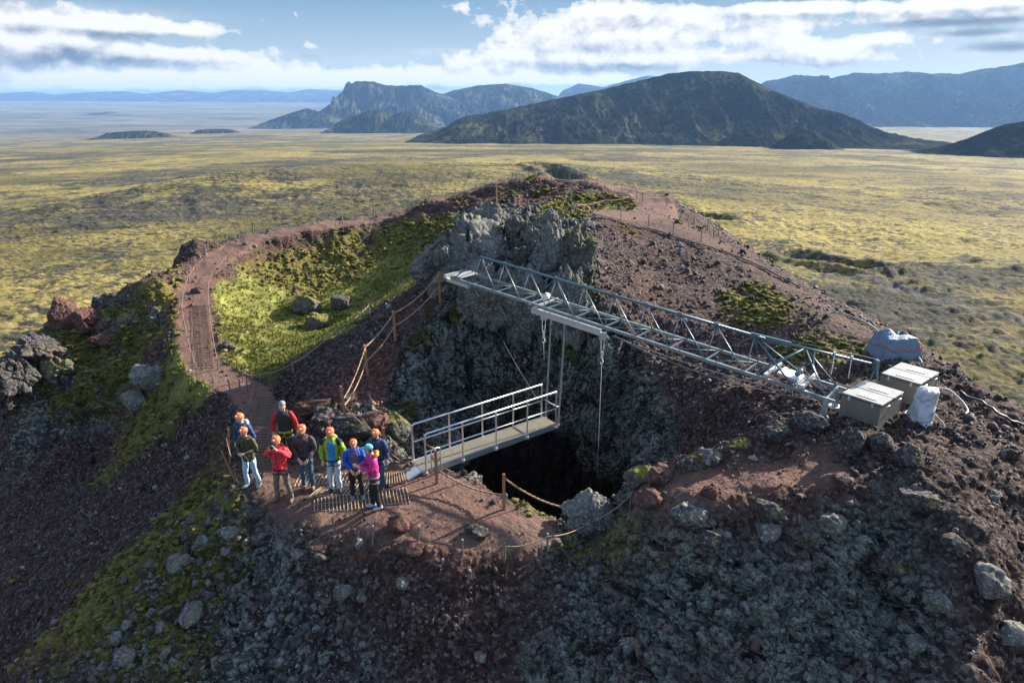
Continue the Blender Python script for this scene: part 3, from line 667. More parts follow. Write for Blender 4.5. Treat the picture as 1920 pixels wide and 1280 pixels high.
# outcrop behind the crane's left end
OC = 'boulders of the grey outcrop behind the crane'
def crag_(lab, uvd, rad, seed, rot=0, tilt=0, mat=None, sub=6): rock(lab, P(*uvd), rad, mat or M_ROCK, seed, rot, sub, .55, OC, 'boulder', 'boulder', tilt, det=.95)
crag_('largest grey lichen covered mass of the outcrop behind the left end of the crane', (878, 488, 24.0), (1.75, 1.2, 1.45), 3, .2)
crag_('sloping left shoulder boulder of the outcrop, above the shaded grass', (826, 508, 24.0), (.85, .9, .95), 8, -.4)
crag_('top boulder on the peak of the grey outcrop', (925, 418, 24.8), (.80, .7, .55), 5, .3)
crag_('second boulder on the left slope of the outcrop just under the peak', (885, 438, 24.6), (.75, .6, .6), 6, .7, .3)
crag_('upright narrow boulder right of the outcrop peak', (966, 446, 24.3), (.42, .55, .85), 12, .1, .12)
crag_('leaning pointed boulder in the middle of the outcrop', (998, 456, 24.0), (.40, .5, .78), 21, -.2, .2)
crag_('jagged pale boulder at the back right of the outcrop', (1024, 428, 25.0), (.62, .5, .55), 23, .4)
crag_('broad flat faced boulder low on the right of the outcrop', (1030, 490, 23.3), (.70, .6, 1.15), 31, .5)
crag_('squat dark boulder wedged under the upright boulders of the outcrop', (978, 500, 23.5), (.6, .5, .7), 33, .5, 0, M_ROCKB)
crag_('greenish boulder at the right end of the outcrop', (1078, 486, 23.2), (.70, .6, 1.05), 37, .1, 0, M_ROCKM)
crag_('rib of rock running down from the outcrop under the truss nose', (905, 560, 23.0), (.9, .5, 1.2), 38, .1)
crag_('rib of rock running down from the middle of the outcrop into the pit', (985, 575, 22.8), (.75, .45, 1.3), 39, .4)
crag_('pale buttress at the top right of the pit wall under the outcrop', (1065, 575, 22.6), (.75, .5, 1.3), 40, -.3)
# rocks in the grass crater
def onrock(label, uv, rad, mat, seed, sink=.25, **k):
    p = px(*uv); return rock(label, (p[0], p[1], p[2]+rad[2]*(1-2*sink)), rad, mat, seed, **k)
onrock('largest mossy rock standing in the bright crater grass', (573, 583), (.75, .55, .48), M_ROCKM, 41, .2, sub=5)
onrock('dark rock with an upright horn in the grass, right of the largest mossy rock', (636, 578), (.5, .4, .42), M_ROCKB, 43, .2, sub=5, tilt=-.3)
onrock('dark brown mossy rock in the grass below the largest mossy rock', (592, 612), (.62, .5, .38), M_ROCKM, 45, .25, sub=5)
onrock('small flat dark stone in the grass near the slatted path', (425, 650), (.32, .26, .14), M_ROCKB, 47, .3)
onrock('small reddish stone lying in the middle of the left path', (371, 548), (.26, .2, .14), M_ROCKR, 49, .25)
# rocks round the pit's near rim
onrock('big grey lichen crusted rock at the near edge of the pit', (1108, 985), (.60, .48, .50), M_ROCK, 51, .18, lump=.5, sub=5, rot=.3)
onrock('grey block leaning below the big lichen crusted rock at the pit edge', (1092, 1000), (.36, .3, .36), M_ROCK, 53, .2, sub=5)
onrock('moss capped rock on the near rim of the pit', (1200, 905), (.34, .30, .26), M_ROCKM, 55, .25, sub=5)
onrock('reddish rock right of the moss capped rock on the pit rim', (1240, 897), (.36, .28, .20), M_ROCKR, 57, .3, sub=5)
onrock('pale lump of rock right of the big rock at the pit edge', (1218, 945), (.30, .25, .18), M_ROCKR, 59, .2)
onrock('small rock with a red face on the ledge, left of the metal stakes', (748, 990), (.27, .22, .19), M_ROCKR, 61, .2)
onrock('small dark rock on the ledge near the fifth metal stake', (897, 1003), (.26, .2, .13), M_ROCKB, 63, .2)
onrock('small brown rock behind the third metal stake on the ledge edge', (765, 1035), (.34, .25, .18), M_ROCKR, 65, .2)
for lab, uv, rad, s_, mt in (
    ('dark rock on the lip of the pit, next right after the reddish rock', (1285, 878), (.26, .22, .16), 141, M_ROCKB),
    ('grey crusted rock halfway up the lip between the pit and the boxes', (1335, 860), (.28, .22, .15), 143, M_ROCK),
    ('mossy slab on the lip of the pit below the end of the truss', (1390, 838), (.40, .22, .15), 145, M_ROCKM),
    ('brown rock at the top of the lip beside the end of the truss', (1450, 818), (.32, .28, .22), 147, M_ROCKB),
    ('small pale rock on the sunlit dirt below the pit lip', (1330, 925), (.20, .16, .12), 149, M_ROCKR),
    ('low craggy rock where the sunlit dirt meets the layered rock face', (1290, 965), (.40, .28, .18), 151, M_ROCK),
    ('long craggy rock at the edge of the layered rock face', (1440, 958), (.34, .22, .14), 153, M_ROCKB)):
    onrock(lab, uv, rad, mt, s_, .35, sub=5, rot=s_, lump=.45)
# under the boxes
onrock('squarish brown rock under the front metal box', (1592, 845), (.26, .24, .32), M_ROCKB, 67, .25, sub=5)
onrock('rugged reddish rock left of the front metal box', (1520, 800), (.40, .34, .26), M_ROCKB, 69, .35, sub=5)
onrock('dark rock right of the squarish brown rock under the boxes', (1650, 835), (.22, .2, .2), M_ROCKB, 71, .35, sub=5)
onrock('lichen spotted rock on the slope below the boxes', (1700, 862), (.26, .22, .2), M_ROCKB, 73, .35, sub=5)
onrock('long grey layered slab on the shoulder below the boxes', (1720, 940), (.42, .3, .18), M_ROCKB, 75, .35, sub=5, rot=-.5)
# left shoulder crags
LS = 'crags on the left shoulder'
for lab, uv, rad, s_, mt in (
    ('tall dark red crag at the top of the left shoulder', (125, 600), (.75, .8, 1.0), 77, M_ROCKR),
    ('dark crag right of the tall dark red crag on the left shoulder', (165, 605), (.7, .7, .75), 79, M_ROCKR),
    ('overhanging dark crag on the skyline of the left shoulder', (75, 655), (.75, .7, .7), 81, M_ROCKB),
    ('blocky dark crag low on the skyline of the left shoulder', (30, 700), (.9, .8, .8), 83, M_ROCKB),
    ('crag at the left picture edge on the left shoulder', (5, 745), (.7, .7, .6), 85, M_ROCKB),
    ('mossy crag in the middle of the left shoulder', (110, 700), (.7, .7, .6), 87, M_ROCKM),
    ('reddish crag lower down beside the slope of the left shoulder', (200, 640), (.6, .6, .5), 89, M_ROCKR),
    ('low mossy crag right of the reddish crag', (240, 600), (.6, .5, .4), 91, M_ROCKM)):
    onrock(lab, uv, tuple(k*.95 for k in rad), mt, s_, .55, sub=6, lump=.6, rot=s_, group=LS, name='crag', cat='rock')
onrock('large grey rock half sunk in the shaded grass left of the ledge', (285, 725), (.75, .55, .5), M_ROCK, 93, .25, sub=5)
onrock('grey rock below the large grey rock in the shaded grass', (255, 760), (.55, .45, .4), M_ROCK, 95, .25, sub=5)
# rocks behind the visitors
for lab, uv, rad, s_, mt in (
    ('broad cracked slab of rock under the wooden post behind the visitors', (655, 805), (.75, .5, .32), 97, M_ROCKB),
    ('dark block with a hollow behind the man in the green jacket', (610, 800), (.55, .4, .32), 99, M_ROCKB),
    ('brown block behind the man in the dark grey jacket', (590, 770), (.5, .4, .26), 101, M_ROCKR),
    ('low brown slab behind the man in the royal blue jacket', (655, 850), (.6, .35, .22), 103, M_ROCKB),
    ('brown rock beside the wooden post near the footbridge', (700, 800), (.45, .4, .3), 105, M_ROCKR),
    ('knobbly rock crest where the pit wall starts above the footbridge', (745, 815), (.40, .45, .45), 107, M_ROCKM)):
    onrock(lab, uv, rad, mt, s_, .3, sub=5, rot=s_, lump=.4)
# foreground boulders on the shaded slope
FR = [(430, 1000, .34), (500, 1070, .42), (560, 1040, .26), (330, 1060, .42), (690, 1090, .20), (755, 1095, .24), (680, 1120, .2), (440, 1110, .3), (360, 1150, .4), (645, 1110, .3),
      (1330, 1010, .3), (1440, 1000, .34), (1560, 985, .34), (1660, 1060, .42), (1850, 1090, .42), (1900, 1190, .38), (1790, 1020, .3), (1715, 1210, .26), (1860, 930, .2), (1580, 1240, .14), (1760, 1130, .3), (240, 1230, .4), (520, 1240, .3), (900, 1230, .2), (1180, 1210, .24)]
for i, (u, v, r_) in enumerate(FR):
    where = 'near the left of the shaded front slope' if u < 600 else ('near the middle of the shaded front slope' if u < 1200 else ('on the layered rock face at the lower right' if u < 1700 else 'on the sunlit slope at the right edge'))
    onrock('grey lichen spotted boulder '+where, (u, v), (r_*.78, r_*.68, r_*.5), (M_ROCK, M_ROCKB, M_ROCK)[i % 3], 110+2*i, .42, sub=4, rot=i*1.7, lump=.38, group='lichen boulders on the lower slopes', name='boulder', cat='boulder')
# ------------------------------------------------------------------ loose stones: uncountable
def stones(name, label, n, xr, yr, dens, smin, smax, seed, mat, sub=1):
    rg = np.random.default_rng(seed); bm = bmesh.new(); bmesh.ops.create_icosphere(bm, subdivisions=sub, radius=1)
    B = np.array([v.co[:] for v in bm.verts]); Fb = np.array([[v.index for v in f.verts] for f in bm.faces]); bm.free()
    return B, Fb
bm = bmesh.new(); bmesh.ops.create_icosphere(bm, subdivisions=1, radius=1); B2 = None; B1 = np.array([v.co[:] for v in bm.verts]); F1 = np.array([[v.index for v in f.verts] for f in bm.faces]); bm.free()
rg = np.random.default_rng(5)
up = (nf[:, 2] > .25)
rad_ = np.hypot(x-PC[0], y-PC[1])
cell_area = np.maximum(rad_, .3)*(2*math.pi/NA)*np.repeat(np.concatenate([np.full(NW, .1), np.gradient(ts)]), NA)
dcam = np.sqrt((pf**2).sum(1))
wgt = cell_area*up*(1-m_path*.86)*(1-m_rp*.8)*(1-m_grass*.97)*(1-.75*m_moss)*(.25+sstep(-.1, .35, n2+.6*n1))*(1-.5*flank)*(1-.6*dirt)*np.clip(16/dcam, 0, 1)**2*(dcam < 60)*(y > 4)
wgt /= wgt.sum()
def scatter(name, label, n, lo, hi, pw, mat, seed, smooth=False, flat_=0):
    rg = np.random.default_rng(seed)
    k = rg.choice(len(pf2), n, p=wgt); s = lo+(hi-lo)*rg.random(n)**pw
    s *= np.clip(dcam[k]/16, .8, 1.6)
    ax = rg.normal(size=(n, 3)); ax /= np.linalg.norm(ax, axis=1, keepdims=True)
    ang = rg.random(n)*6.28; K = np.cos(ang); S_ = np.sin(ang)
    sh = (.6+.7*rg.random((n, 3)))*s[:, None]
    Vv = B1[None]*(1+.22*rg.normal(size=(n, len(B1), 1)))*sh[:, None, :]
    cr = np.cross(ax[:, None, :], Vv); dt = (ax[:, None, :]*Vv).sum(-1, keepdims=True)
    Vv = Vv*K[:, None, None]+cr*S_[:, None, None]+ax[:, None, :]*dt*(1-K)[:, None, None]
    if flat_: Vv[..., 2] *= flat_
    Vv = Vv+(pf2[k]+nf[k]*(s*.25)[:, None])[:, None, :]
    Ff = (F1[None]+(np.arange(n)*len(B1))[:, None, None]).reshape(-1, 3)
    cc = rg.random(n); att = np.repeat(np.stack([cc, rg.random(n), red[k], np.ones(n)], -1), len(B1), 0)
    o = link(name, np_mesh(name, Vv.reshape(-1, 3), Ff, {'ma': att}), mat, smooth=smooth)
    return tag(o, label, name.split('_')[-1], kind='stuff')
def stone_mat():
    m, nt, b = newmat('loose_scoria'); A = nd(nt, 'ShaderNodeAttribute', attribute_name='ma'); s = nd(nt, 'ShaderNodeSeparateColor'); nt.links.new(A.outputs['Color'], s.inputs[0])
    g = nd(nt, 'ShaderNodeNewGeometry').outputs['Position']; n_ = noise(nt, g, 25, 4, .6)
    c1 = ramp(nt, s.outputs[0], [(0, (.022, .017, .018)), (.5, (.048, .033, .031)), (.85, (.09, .062, .056)), (.95, (.16, .15, .145)), (1, (.30, .31, .30))])
    c2 = ramp(nt, s.outputs[0], [(0, (.05, .022, .018)), (.6, (.13, .055, .040)), (1, (.24, .13, .10))])
    c = mixc(nt, mth(nt, 'MULTIPLY', s.outputs[2], .75), c1, c2); c = mixc(nt, 1.0, c, ramp(nt, n_, [(.3, .6), (.7, 1.35)]), 'MULTIPLY')
    nt.links.new(c, b.inputs['Base Color']); b.inputs['Roughness'].default_value = .85; nt.links.new(bump(nt, n_, .03), b.inputs['Normal']); return m
M_ST = stone_mat()
scatter('scoria_gravel', 'small loose red-brown scoria lying all over the hill', 42000, .014, .045, 2.0, M_ST, 5)
scatter('scoria_stones', 'fist to head sized loose lava stones on the slopes of the hill', 3600, .035, .10, 3.0, M_ST, 6)
bm = bmesh.new(); bmesh.ops.create_icosphere(bm, subdivisions=2, radius=1); B1 = np.array([v.co[:] for v in bm.verts]); F1 = np.array([[v.index for v in f.verts] for f in bm.faces]); bm.free()
for _ in range(7):
    n0 = rg.normal(size=3); n0 /= np.linalg.norm(n0); B1 = B1-np.maximum(B1@n0-.72, 0)[:, None]*n0*.9
wgt = cell_area*up*np.clip(rk, 0, 1)*sstep(-.15, .35, n1+.6*n2+.1)*(y < 16)*(1-m_path)*(1-m_grass)*(1-wall)*np.clip(20/dcam, 0, 1)**2*(y > 5)*(dcam < 40); wgt /= wgt.sum()
def lich_mat():
    m, nt, b = newmat('lichen_stone'); A = nd(nt, 'ShaderNodeAttribute', attribute_name='ma'); s = nd(nt, 'ShaderNodeSeparateColor'); nt.links.new(A.outputs['Color'], s.inputs[0])
    g = nd(nt, 'ShaderNodeNewGeometry').outputs['Position']; n_ = noise(nt, g, 14, 5, .7)
    c1 = ramp(nt, s.outputs[0], [(0, (.03, .028, .030)), (.7, (.075, .065, .062)), (1, (.12, .065, .05))])
    c = mixc(nt, ramp(nt, mth(nt, 'MULTIPLY_ADD', s.outputs[1], .25, n_), [(.60, 0.0), (.80, .8)]), c1, (.22, .24, .235))
    nt.links.new(c, b.inputs['Base Color']); b.inputs['Roughness'].default_value = .9; nt.links.new(bump(nt, n_, .05), b.inputs['Normal']); return m
scatter('lichen_stones', 'lichen spotted lava stones crowding the rocky lower slopes', 900, .03, .13, 1.9, lich_mat(), 9)
# moss cushions and grass tufts
def green_mat(name, a_, b_, c_):
    m, nt, b = newmat(name); A = nd(nt, 'ShaderNodeAttribute', attribute_name='ma'); s = nd(nt, 'ShaderNodeSeparateColor'); nt.links.new(A.outputs['Color'], s.inputs[0])
    g = nd(nt, 'ShaderNodeNewGeometry').outputs['Position']; n_ = noise(nt, g, 30, 4, .7)
    c = mixc(nt, 1.0, ramp(nt, s.outputs[0], [(0, a_), (.5, b_), (1, c_)]), ramp(nt, n_, [(.3, .55), (.7, 1.4)]), 'MULTIPLY')
    nt.links.new(c, b.inputs['Base Color']); b.inputs['Roughness'].default_value = 1; b.inputs['Specular IOR Level'].default_value = .1; nt.links.new(bump(nt, n_, .04), b.inputs['Normal']); return m
B1 = B1*np.array([1.25, 1.25, .8])
wgt = cell_area*up*np.clip(m_moss, 0, 1)*(.1+sstep(-.25, .25, n2+.3*n1))*(1-wall)*np.clip(20/dcam, 0, 1)*(y > 4)*(dcam < 50); wgt /= wgt.sum()
scatter('moss', 'yellow green moss cushions on the slopes and rocks of the hill', 8500, .022, .085, 1.8, green_mat('moss_cushion', (.050, .046, .016), (.10, .094, .026), (.21, .185, .055)), 12, True, .55)
bl = []; bf = []
for k in range(12):
    a_ = k*2.4; r0 = .25*(k % 4)/3; h_ = .7+.5*((k*7) % 5)/5; cx_, cy_ = r0*math.cos(a_), r0*math.sin(a_); dx_, dy_ = math.cos(a_), math.sin(a_)
    bl += [(cx_-dy_*.09, cy_+dx_*.09, -.2), (cx_+dy_*.09, cy_-dx_*.09, -.2), (cx_+dx_*.55, cy_+dy_*.55, h_)]; bf.append((3*k, 3*k+1, 3*k+2))
TB, TF = np.array(bl), np.array(bf)
wgt = cell_area*up*np.clip(m_grass, 0, 1)*(.3+sstep(-.1, .3, n1+n2)); wgt /= wgt.sum()
def tufts(n, seed, mat):
    rg = np.random.default_rng(seed); k = rg.choice(len(pf2), n, p=wgt); s = .05+.11*rg.random(n)**2; an = rg.random(n)*6.28
    V = TB[None]*s[:, None, None]; V = np.stack([V[..., 0]*np.cos(an)[:, None]-V[..., 1]*np.sin(an)[:, None], V[..., 0]*np.sin(an)[:, None]+V[..., 1]*np.cos(an)[:, None], V[..., 2]], -1)+pf2[k][:, None, :]
    cc = rg.random(n); att = np.repeat(np.stack([cc, cc, cc, cc*0+1], -1), len(TB), 0)
    o = link('grass_tufts', np_mesh('grass_tufts', V.reshape(-1, 3), (TF[None]+(np.arange(n)*len(TB))[:, None, None]).reshape(-1, 3), {'ma': att}), mat); return tag(o, 'tufts of grass in the side crater and left of the ledge', 'grass', kind='stuff')
tufts(9000, 14, green_mat('grass_blade', (.08, .10, .022), (.17, .18, .045), (.34, .30, .10)))
# ------------------------------------------------------------------ ropes, stakes, posts
def sag(a, b, s, n=14):
    a, b = np.array(a, float), np.array(b, float)
    return [a+(b-a)*t-np.array([0, 0, s*4*t*(1-t)]) for t in np.linspace(0, 1, n)]
def twisted(mb, pts, r=.016):
    """two strand rope"""
    pts = [np.array(p) for p in pts]; L = sum(np.linalg.norm(pts[i+1]-pts[i]) for i in range(len(pts)-1)); n = max(6, int(L/.05))
    tt_ = np.linspace(0, len(pts)-1, n); a = np.array(pts)
    Q_ = np.stack([np.interp(tt_, np.arange(len(pts)), a[:, k]) for k in range(3)], -1)
    for ph in (0, math.pi):
        an = np.arange(n)*1.1+ph; off = np.stack([np.cos(an)*.3, np.cos(an)*.3, np.sin(an)], -1)*r*.7
        mb.tube(list(Q_+off), r*.72, 5)
def rope_run(label, spans, mat, r=.014, group=None, name='rope', tw=True):
    mb = MB()
    for (a, b, s) in spans: (twisted if tw else (lambda m_, p_, q_: m_.tube(p_, q_, 6)))(mb, sag(a, b, s), r)
    o0 = spans[0][0]; o = mb.build(name, mat, smooth=True, origin=o0); return tag(o, label, 'rope', group)
def post(label, uv, h, w=.065, lean=(0, 0), group='tall wooden rope posts', mat=None, extra=0):
    p = px(*uv); mb = MB(); mb.box((0, 0, (h-.25)/2), (w, w, h+.25), bev=.006)
    o = mb.build('wooden_post', mat or M_WOOD); o.location = tuple(p); o.rotation_euler = (lean[0], lean[1], random.random())
    tag(o, label, 'post', group); return p
pA = post('wooden rope post nearest the crane end at the top of the pit edge', (825, 562), .98)
pB = post('second wooden rope post down from the crane end', (741, 637), .96)
pC = post('third wooden rope post down from the crane end', (689, 703), .98, lean=(0, -.03))
pD = post('wooden rope post on the cracked rock slab behind the visitors', (648, 786), 1.0, lean=(0, -.05))
pE = post('wooden post behind the man in the navy jacket beside the footbridge', (723, 866), 1.0)
pF = post('wooden rope post at the near side of the footbridge ramp', (819, 906), .95)
pG = post('wooden rope post on the near edge of the pit, right of the footbridge', (945, 955), .95)
pH = post('thin wooden stake left of the woman in the olive jacket', (442, 904), .95, .04, lean=(0, -.22), group='thin wooden stakes at the left of the ledge')
pI = post('thin wooden stake behind the man in the blue jacket at the left', (432, 870), 1.05, .04, lean=(0, .08), group='thin wooden stakes at the left of the ledge')
Zt = lambda p, h: np.array([p[0], p[1], p[2]+h])
rope_run('upper tan twisted rope along the pit edge from the crane to the cracked slab', [(Zt(pA, .9), Zt(pB, .88), .16), (Zt(pB, .88), Zt(pC, .9), .08), (Zt(pC, .9), Zt(pD, .62), .12)], M_ROPE, .019)
rope_run('lower tan twisted rope along the pit edge from the crane to the cracked slab', [(Zt(pA, .5), Zt(pB, .46), .14), (Zt(pB, .46), Zt(pC, .46), .10), (Zt(pC, .46), Zt(pD, .42), .14)], M_ROPE, .019)
bigrk = px(1085, 958)
rope_run('thick twisted rope along the near edge of the pit', [(Zt(pF, .42), Zt(pG, .40), .16), (Zt(pG, .85), bigrk+np.array([0, 0, .05]), .18)], M_ROPE, .022)
rope_run('rope between the wooden posts left of the footbridge', [(Zt(pD, .4), Zt(pE, .75), .12), (Zt(pE, .45), P(768, 868, 17.75), .1)], M_ROPE, .014)
rope_run('loose rope hanging from the thin stakes at the left of the ledge', [(Zt(pI, .8), Zt(pH, .75), .2), (Zt(pH, .3), px(446, 905), .02)], M_ROPE, .012)
_smb = MB(); _smb.tube([(0, 0, -.15), (0, 0, .38)], .022, 8); _smb.lathe([(.026, .375), (.026, .392), (.012, .398)], n=8)
def stakes(label, group, pts, hscale=1.0, mat=None):
    out_ = []
    first = None
    for (u, v) in pts:
        p = px(u, v)
        if first is None: o = _smb.build('rope_stake', mat or M_STAKE); first = o
        else: o = first.copy(); C.objects.link(o)
        o.location = tuple(p); o.rotation_euler = (random.uniform(-.07, .07), random.uniform(-.07, .07), 0)
        k = hscale*random.uniform(.92, 1.08); o.scale = (1, 1, k); tag(o, label, 'stake', group); out_.append(p+np.array([0, 0, .34*k]))
    return out_
def chain(label, tops, s=.06, r=.007, skip=()):
    return rope_run(label, [(tops[i], tops[i+1], s) for i in range(len(tops)-1) if i not in skip], M_ROPE, r, tw=False)
s1_ = stakes('short grey metal stake along the front edge of the ledge', 'metal stakes on the ledge edge', [(628, 1000), (699, 1020), (784, 1023), (867, 1042), (946, 1050), (1027, 1031), (1105, 1007), (1181, 956)], 1.15)
chain('thin rope on the metal stakes at the right end of the ledge', s1_[4:], .10, .012)
s2_ = stakes('short grey stake on the outer side of the left path', 'stakes outside the left path', [(484, 420), (474, 433), (463, 439), (449, 447), (425, 453), (404, 465), (385, 478), (368, 509), (355, 530), (347, 558), (343, 588), (348, 620), (354, 650), (362, 680), (371, 702), (401, 724), (432, 733), (451, 733), (466, 735), (478, 745), (470, 772)])
chain('thin rope on the stakes outside the left path', s2_[7:], .05, .005)
s3_ = stakes('short grey stake on the inner, grassy side of the left path', 'stakes inside the left path', [(410, 692), (400, 640), (394, 590), (392, 546), (401, 521), (428, 491), (466, 469), (516, 447), (573, 436), (630, 424), (685, 416), (740, 403)])
chain('thin rope along the inner, grassy side of the left path', s3_[:6], .05, .006)
s4_ = stakes('short grey stake on the ridge between the grass crater and the pit', 'stakes on the ridge above the grass crater', [(456, 715), (488, 718), (550, 700), (635, 632), (693, 589), (752, 553)])
chain('thin rope on the stakes of the ridge above the grass crater', s4_, .09, .013)
s5_ = stakes('small stake beside the far rim path against the mossy plain', 'stakes along the far rim path', [(602, 416), (642, 413), (665, 411), (701, 403), (741, 396), (767, 390), (786, 388), (804, 378), (836, 376), (853, 367), (892, 361), (923, 347), (960, 339), (968, 338), (1003, 336), (1034, 339)], 1.25)
s6_ = stakes('small stake at the top of the far rim beside the moss patch', 'stakes at the top of the far rim', [(1068, 342), (1102, 352), (1135, 358), (1166, 365), (1193, 374), (1204, 380), (1178, 386), (1133, 392), (1080, 401), (1071, 402)], 1.35)
s7_ = stakes('grey stake on the inner side of the wide right path', 'stakes inside the right path', [(1111, 405), (1164, 413), (1216, 425), (1262, 442), (1314, 452)], 1.35)
s8_ = stakes('grey stake on the outer side of the wide right path', 'stakes outside the right path', [(1250, 386), (1277, 407), (1301, 419), (1327, 431), (1338, 446), (1347, 441)], 1.25)
chain('thin rope on the stakes round the moss patch of the far rim', s6_[5:9], .08, .012)
# mast
p = P(931, 402, 31.5); q = down(p[0], p[1]); mb = MB(); mb.tube([(0, 0, -.3), (0, 0, 1.62)], [.04, .028], 8); mb.box((0, 0, 1.6), (.07, .07, .05))
tag(mb.build('pole', M_WOOD), 'single tall thin pole standing behind the grey outcrop', 'pole'); bpy.data.objects['pole'].location = tuple(q)
# hoses
def hose(label, uvs, r, mat, lift=.03, name='hose'):
    pts = []
    for (u, v) in uvs: pts.append(px(u, v))
    a = np.array(pts); n = len(a)*5; tq = np.linspace(0, len(a)-1, n); Q_ = np.stack([np.interp(tq, np.arange(len(a)), a[:, k]) for k in range(3)], -1)
    for i in range(n): Q_[i, 2] = down(Q_[i, 0], Q_[i, 1])[2]+lift+r*.5
    for _ in range(2): Q_[1:-1, 2] = np.maximum((Q_[:-2, 2]+Q_[2:, 2]+Q_[1:-1, 2])/3, Q_[1:-1, 2])
    mb = MB(); mb.tube(list(Q_), r, 7); return tag(mb.build(name, mat, smooth=True, origin=Q_[0]), label, 'hose')
hose('dark pipe along the inner edge of the wide right path', [(1112, 409), (1160, 419), (1217, 431), (1255, 443), (1290, 453), (1330, 464), (1363, 475), (1400, 490), (1440, 508), (1500, 540)], .028, M_HOSE)
hose('dark hose running down the slope at the right edge', [(1800, 735), (1841, 755), (1870, 778), (1900, 795), (1925, 800)], .03, M_HOSE)
hose('thin pale pipe lying on the slope above the blue tarpaulin', [(1560, 585), (1610, 600), (1640, 618), (1660, 634)], .022, M_STAKE)
# ------------------------------------------------------------------ slatted mats
M_SLATB = paint('brown_worn_slat', (.16, .11, .075), .8, 0, .25, 7, .004)
def mat_(label, uv4, n, cat='walkway mat', w=.015, wires=(0, .5, 1), h=.02, rows=2):
    A_, B_, D_, E_ = [px(*q) for q in uv4]       # A-B one long edge, E-D the other
    mb = MB(); mw = MB()
    def at(s, t):
        q = (A_*(1-s)+B_*s)*(1-t)+(E_*(1-s)+D_*s)*t; return np.array([q[0], q[1], down(q[0], q[1])[2]+h])
    for i in range(n):
        s = (i+.5)/n; j = random.uniform(-.002, .002); a, m_, b = at(s+j, 0), at(s, .5), at(s+j, 1)
        mid = (a+b)/2; mid[2] = max(mid[2], m_[2]); mb.bar(a, mid, w, .02); mb.bar(mid, b, w, .02)
    root = empty('walkway_mat', at(.5, .5), label, cat, group='slatted mats laid on the cinders')
    sm_ = M_SLATB if h > .025 else M_SLAT
    o = mb.build('slat', sm_, root, origin=at(.5, .5)); o.location = (0, 0, 0); o['kind'] = 'stuff'; o.name = 'slats'
    for t in wires:
        mw.tube([at(s, t)+np.array([0, 0, .012]) for s in np.linspace(0, 1, 12)], .0045, 5)
    o = mw.build('cord', sm_, root, origin=at(.5, .5)); o.location = (0, 0, 0)
mat_('long ladder like slatted mat laid down the left path', [(358, 572), (366, 692), (402, 692), (388, 572)], 34, w=.024, h=.03)
mat_('slatted mat on the steps coming down behind the man in the red jacket', [(487, 744), (468, 798), (504, 798), (515, 744)], 17, w=.024, h=.03)
mat_('slatted mat on the steps hidden behind the visitors at the left', [(470, 802), (484, 892), (512, 890), (503, 802)], 18, w=.024, h=.03)
mat_('slatted mat under the man in the dark grey jacket', [(548, 914), (672, 903), (680, 880), (560, 890)], 17)
mat_('slatted mat under the man in the green jacket', [(572, 936), (706, 926), (714, 902), (600, 914)], 18)
mat_('largest slatted mat at the front of the group', [(586, 960), (772, 944), (765, 914), (586, 938)], 27)
mat_('slatted mat between the group and the footbridge ramp', [(712, 910), (764, 905), (758, 884), (716, 888)], 10)
# ------------------------------------------------------------------ footbridge
def V3(*a): return np.array(a, float)
def grp(name, parent_obj=None): return name
NS, NE = V3(-2.28, 15.25, -8.96), V3(1.30, 17.92, -8.96); PR = V3(-.598, .80, 0)*.58
FS, FE = NS+PR, NE+PR; O_ = (NS+FE)/2
br = empty('footbridge', O_, 'aluminium footbridge with double handrails reaching out over the pit', 'footbridge')
def bp(mb, name, mat, smooth=False, par=None, root=None, org=None):
    org = O_ if org is None else org; o = mb.build(name, mat, root or br, smooth, origin=org); o.location = (0, 0, 0)
    if par: o.parent = par
    return o
dirb = (NE-NS)/np.linalg.norm(NE-NS)
mb = MB(); n = 88
for i in range(n):
    a = NS+(NE-NS)*(i+.5)/n; mb.bar(a+PR*.03, a+PR*.97, .030, .018)
for t in np.linspace(.06, .94, 9): mb.bar(NS+PR*t+V3(0, 0, -.016), NE+PR*t+V3(0, 0, -.016), .012, .02)
bp(mb, 'deck', M_DECK)
for s_, a, b in ((-1, NS, NE), (1, FS, FE)):
    mb = MB(); mb.bar(a+V3(0, 0, -.06), b+V3(0, 0, -.06), .05, .17); bp(mb, 'side_beam', M_ALU)
for i, t in enumerate((.02, .27, .51, .75, .985)):
    for a, b, sg in ((NS, NE, -1), (FS, FE, 1)):
        q = a+(b-a)*t+PR*sg*.07; mb = MB(); mb.bar(q+V3(0, 0, -.12), q+V3(0, 0, 1.02), .042, .042, up=(0, 1, 0)); mb.box(q+V3(0, 0, -.08), (.09, .09, .06)); bp(mb, 'rail_post', M_ALU)
for a, b, sg in ((NS, NE, -1), (FS, FE, 1)):
    a1, b1_ = a+(b-a)*.02+PR*sg*.07, a+(b-a)*.985+PR*sg*.07
    mb = MB(); mb.tube([a1+V3(0, 0, .96), a1+V3(0, 0, 1.03)+dirb*.05, b1_+V3(0, 0, 1.05)], .024, 10); bp(mb, 'handrail', M_ALU, True)
    mb = MB(); mb.tube([a1+V3(0, 0, .53), b1_+V3(0, 0, .53)], .019, 8); bp(mb, 'mid_rail', M_ALU, True)
mb = MB(); mb.tube([NE-PR*.07+V3(0, 0, .55), FE+PR*.07+V3(0, 0, .55)], .019, 8); bp(mb, 'end_rail', M_ALU, True)
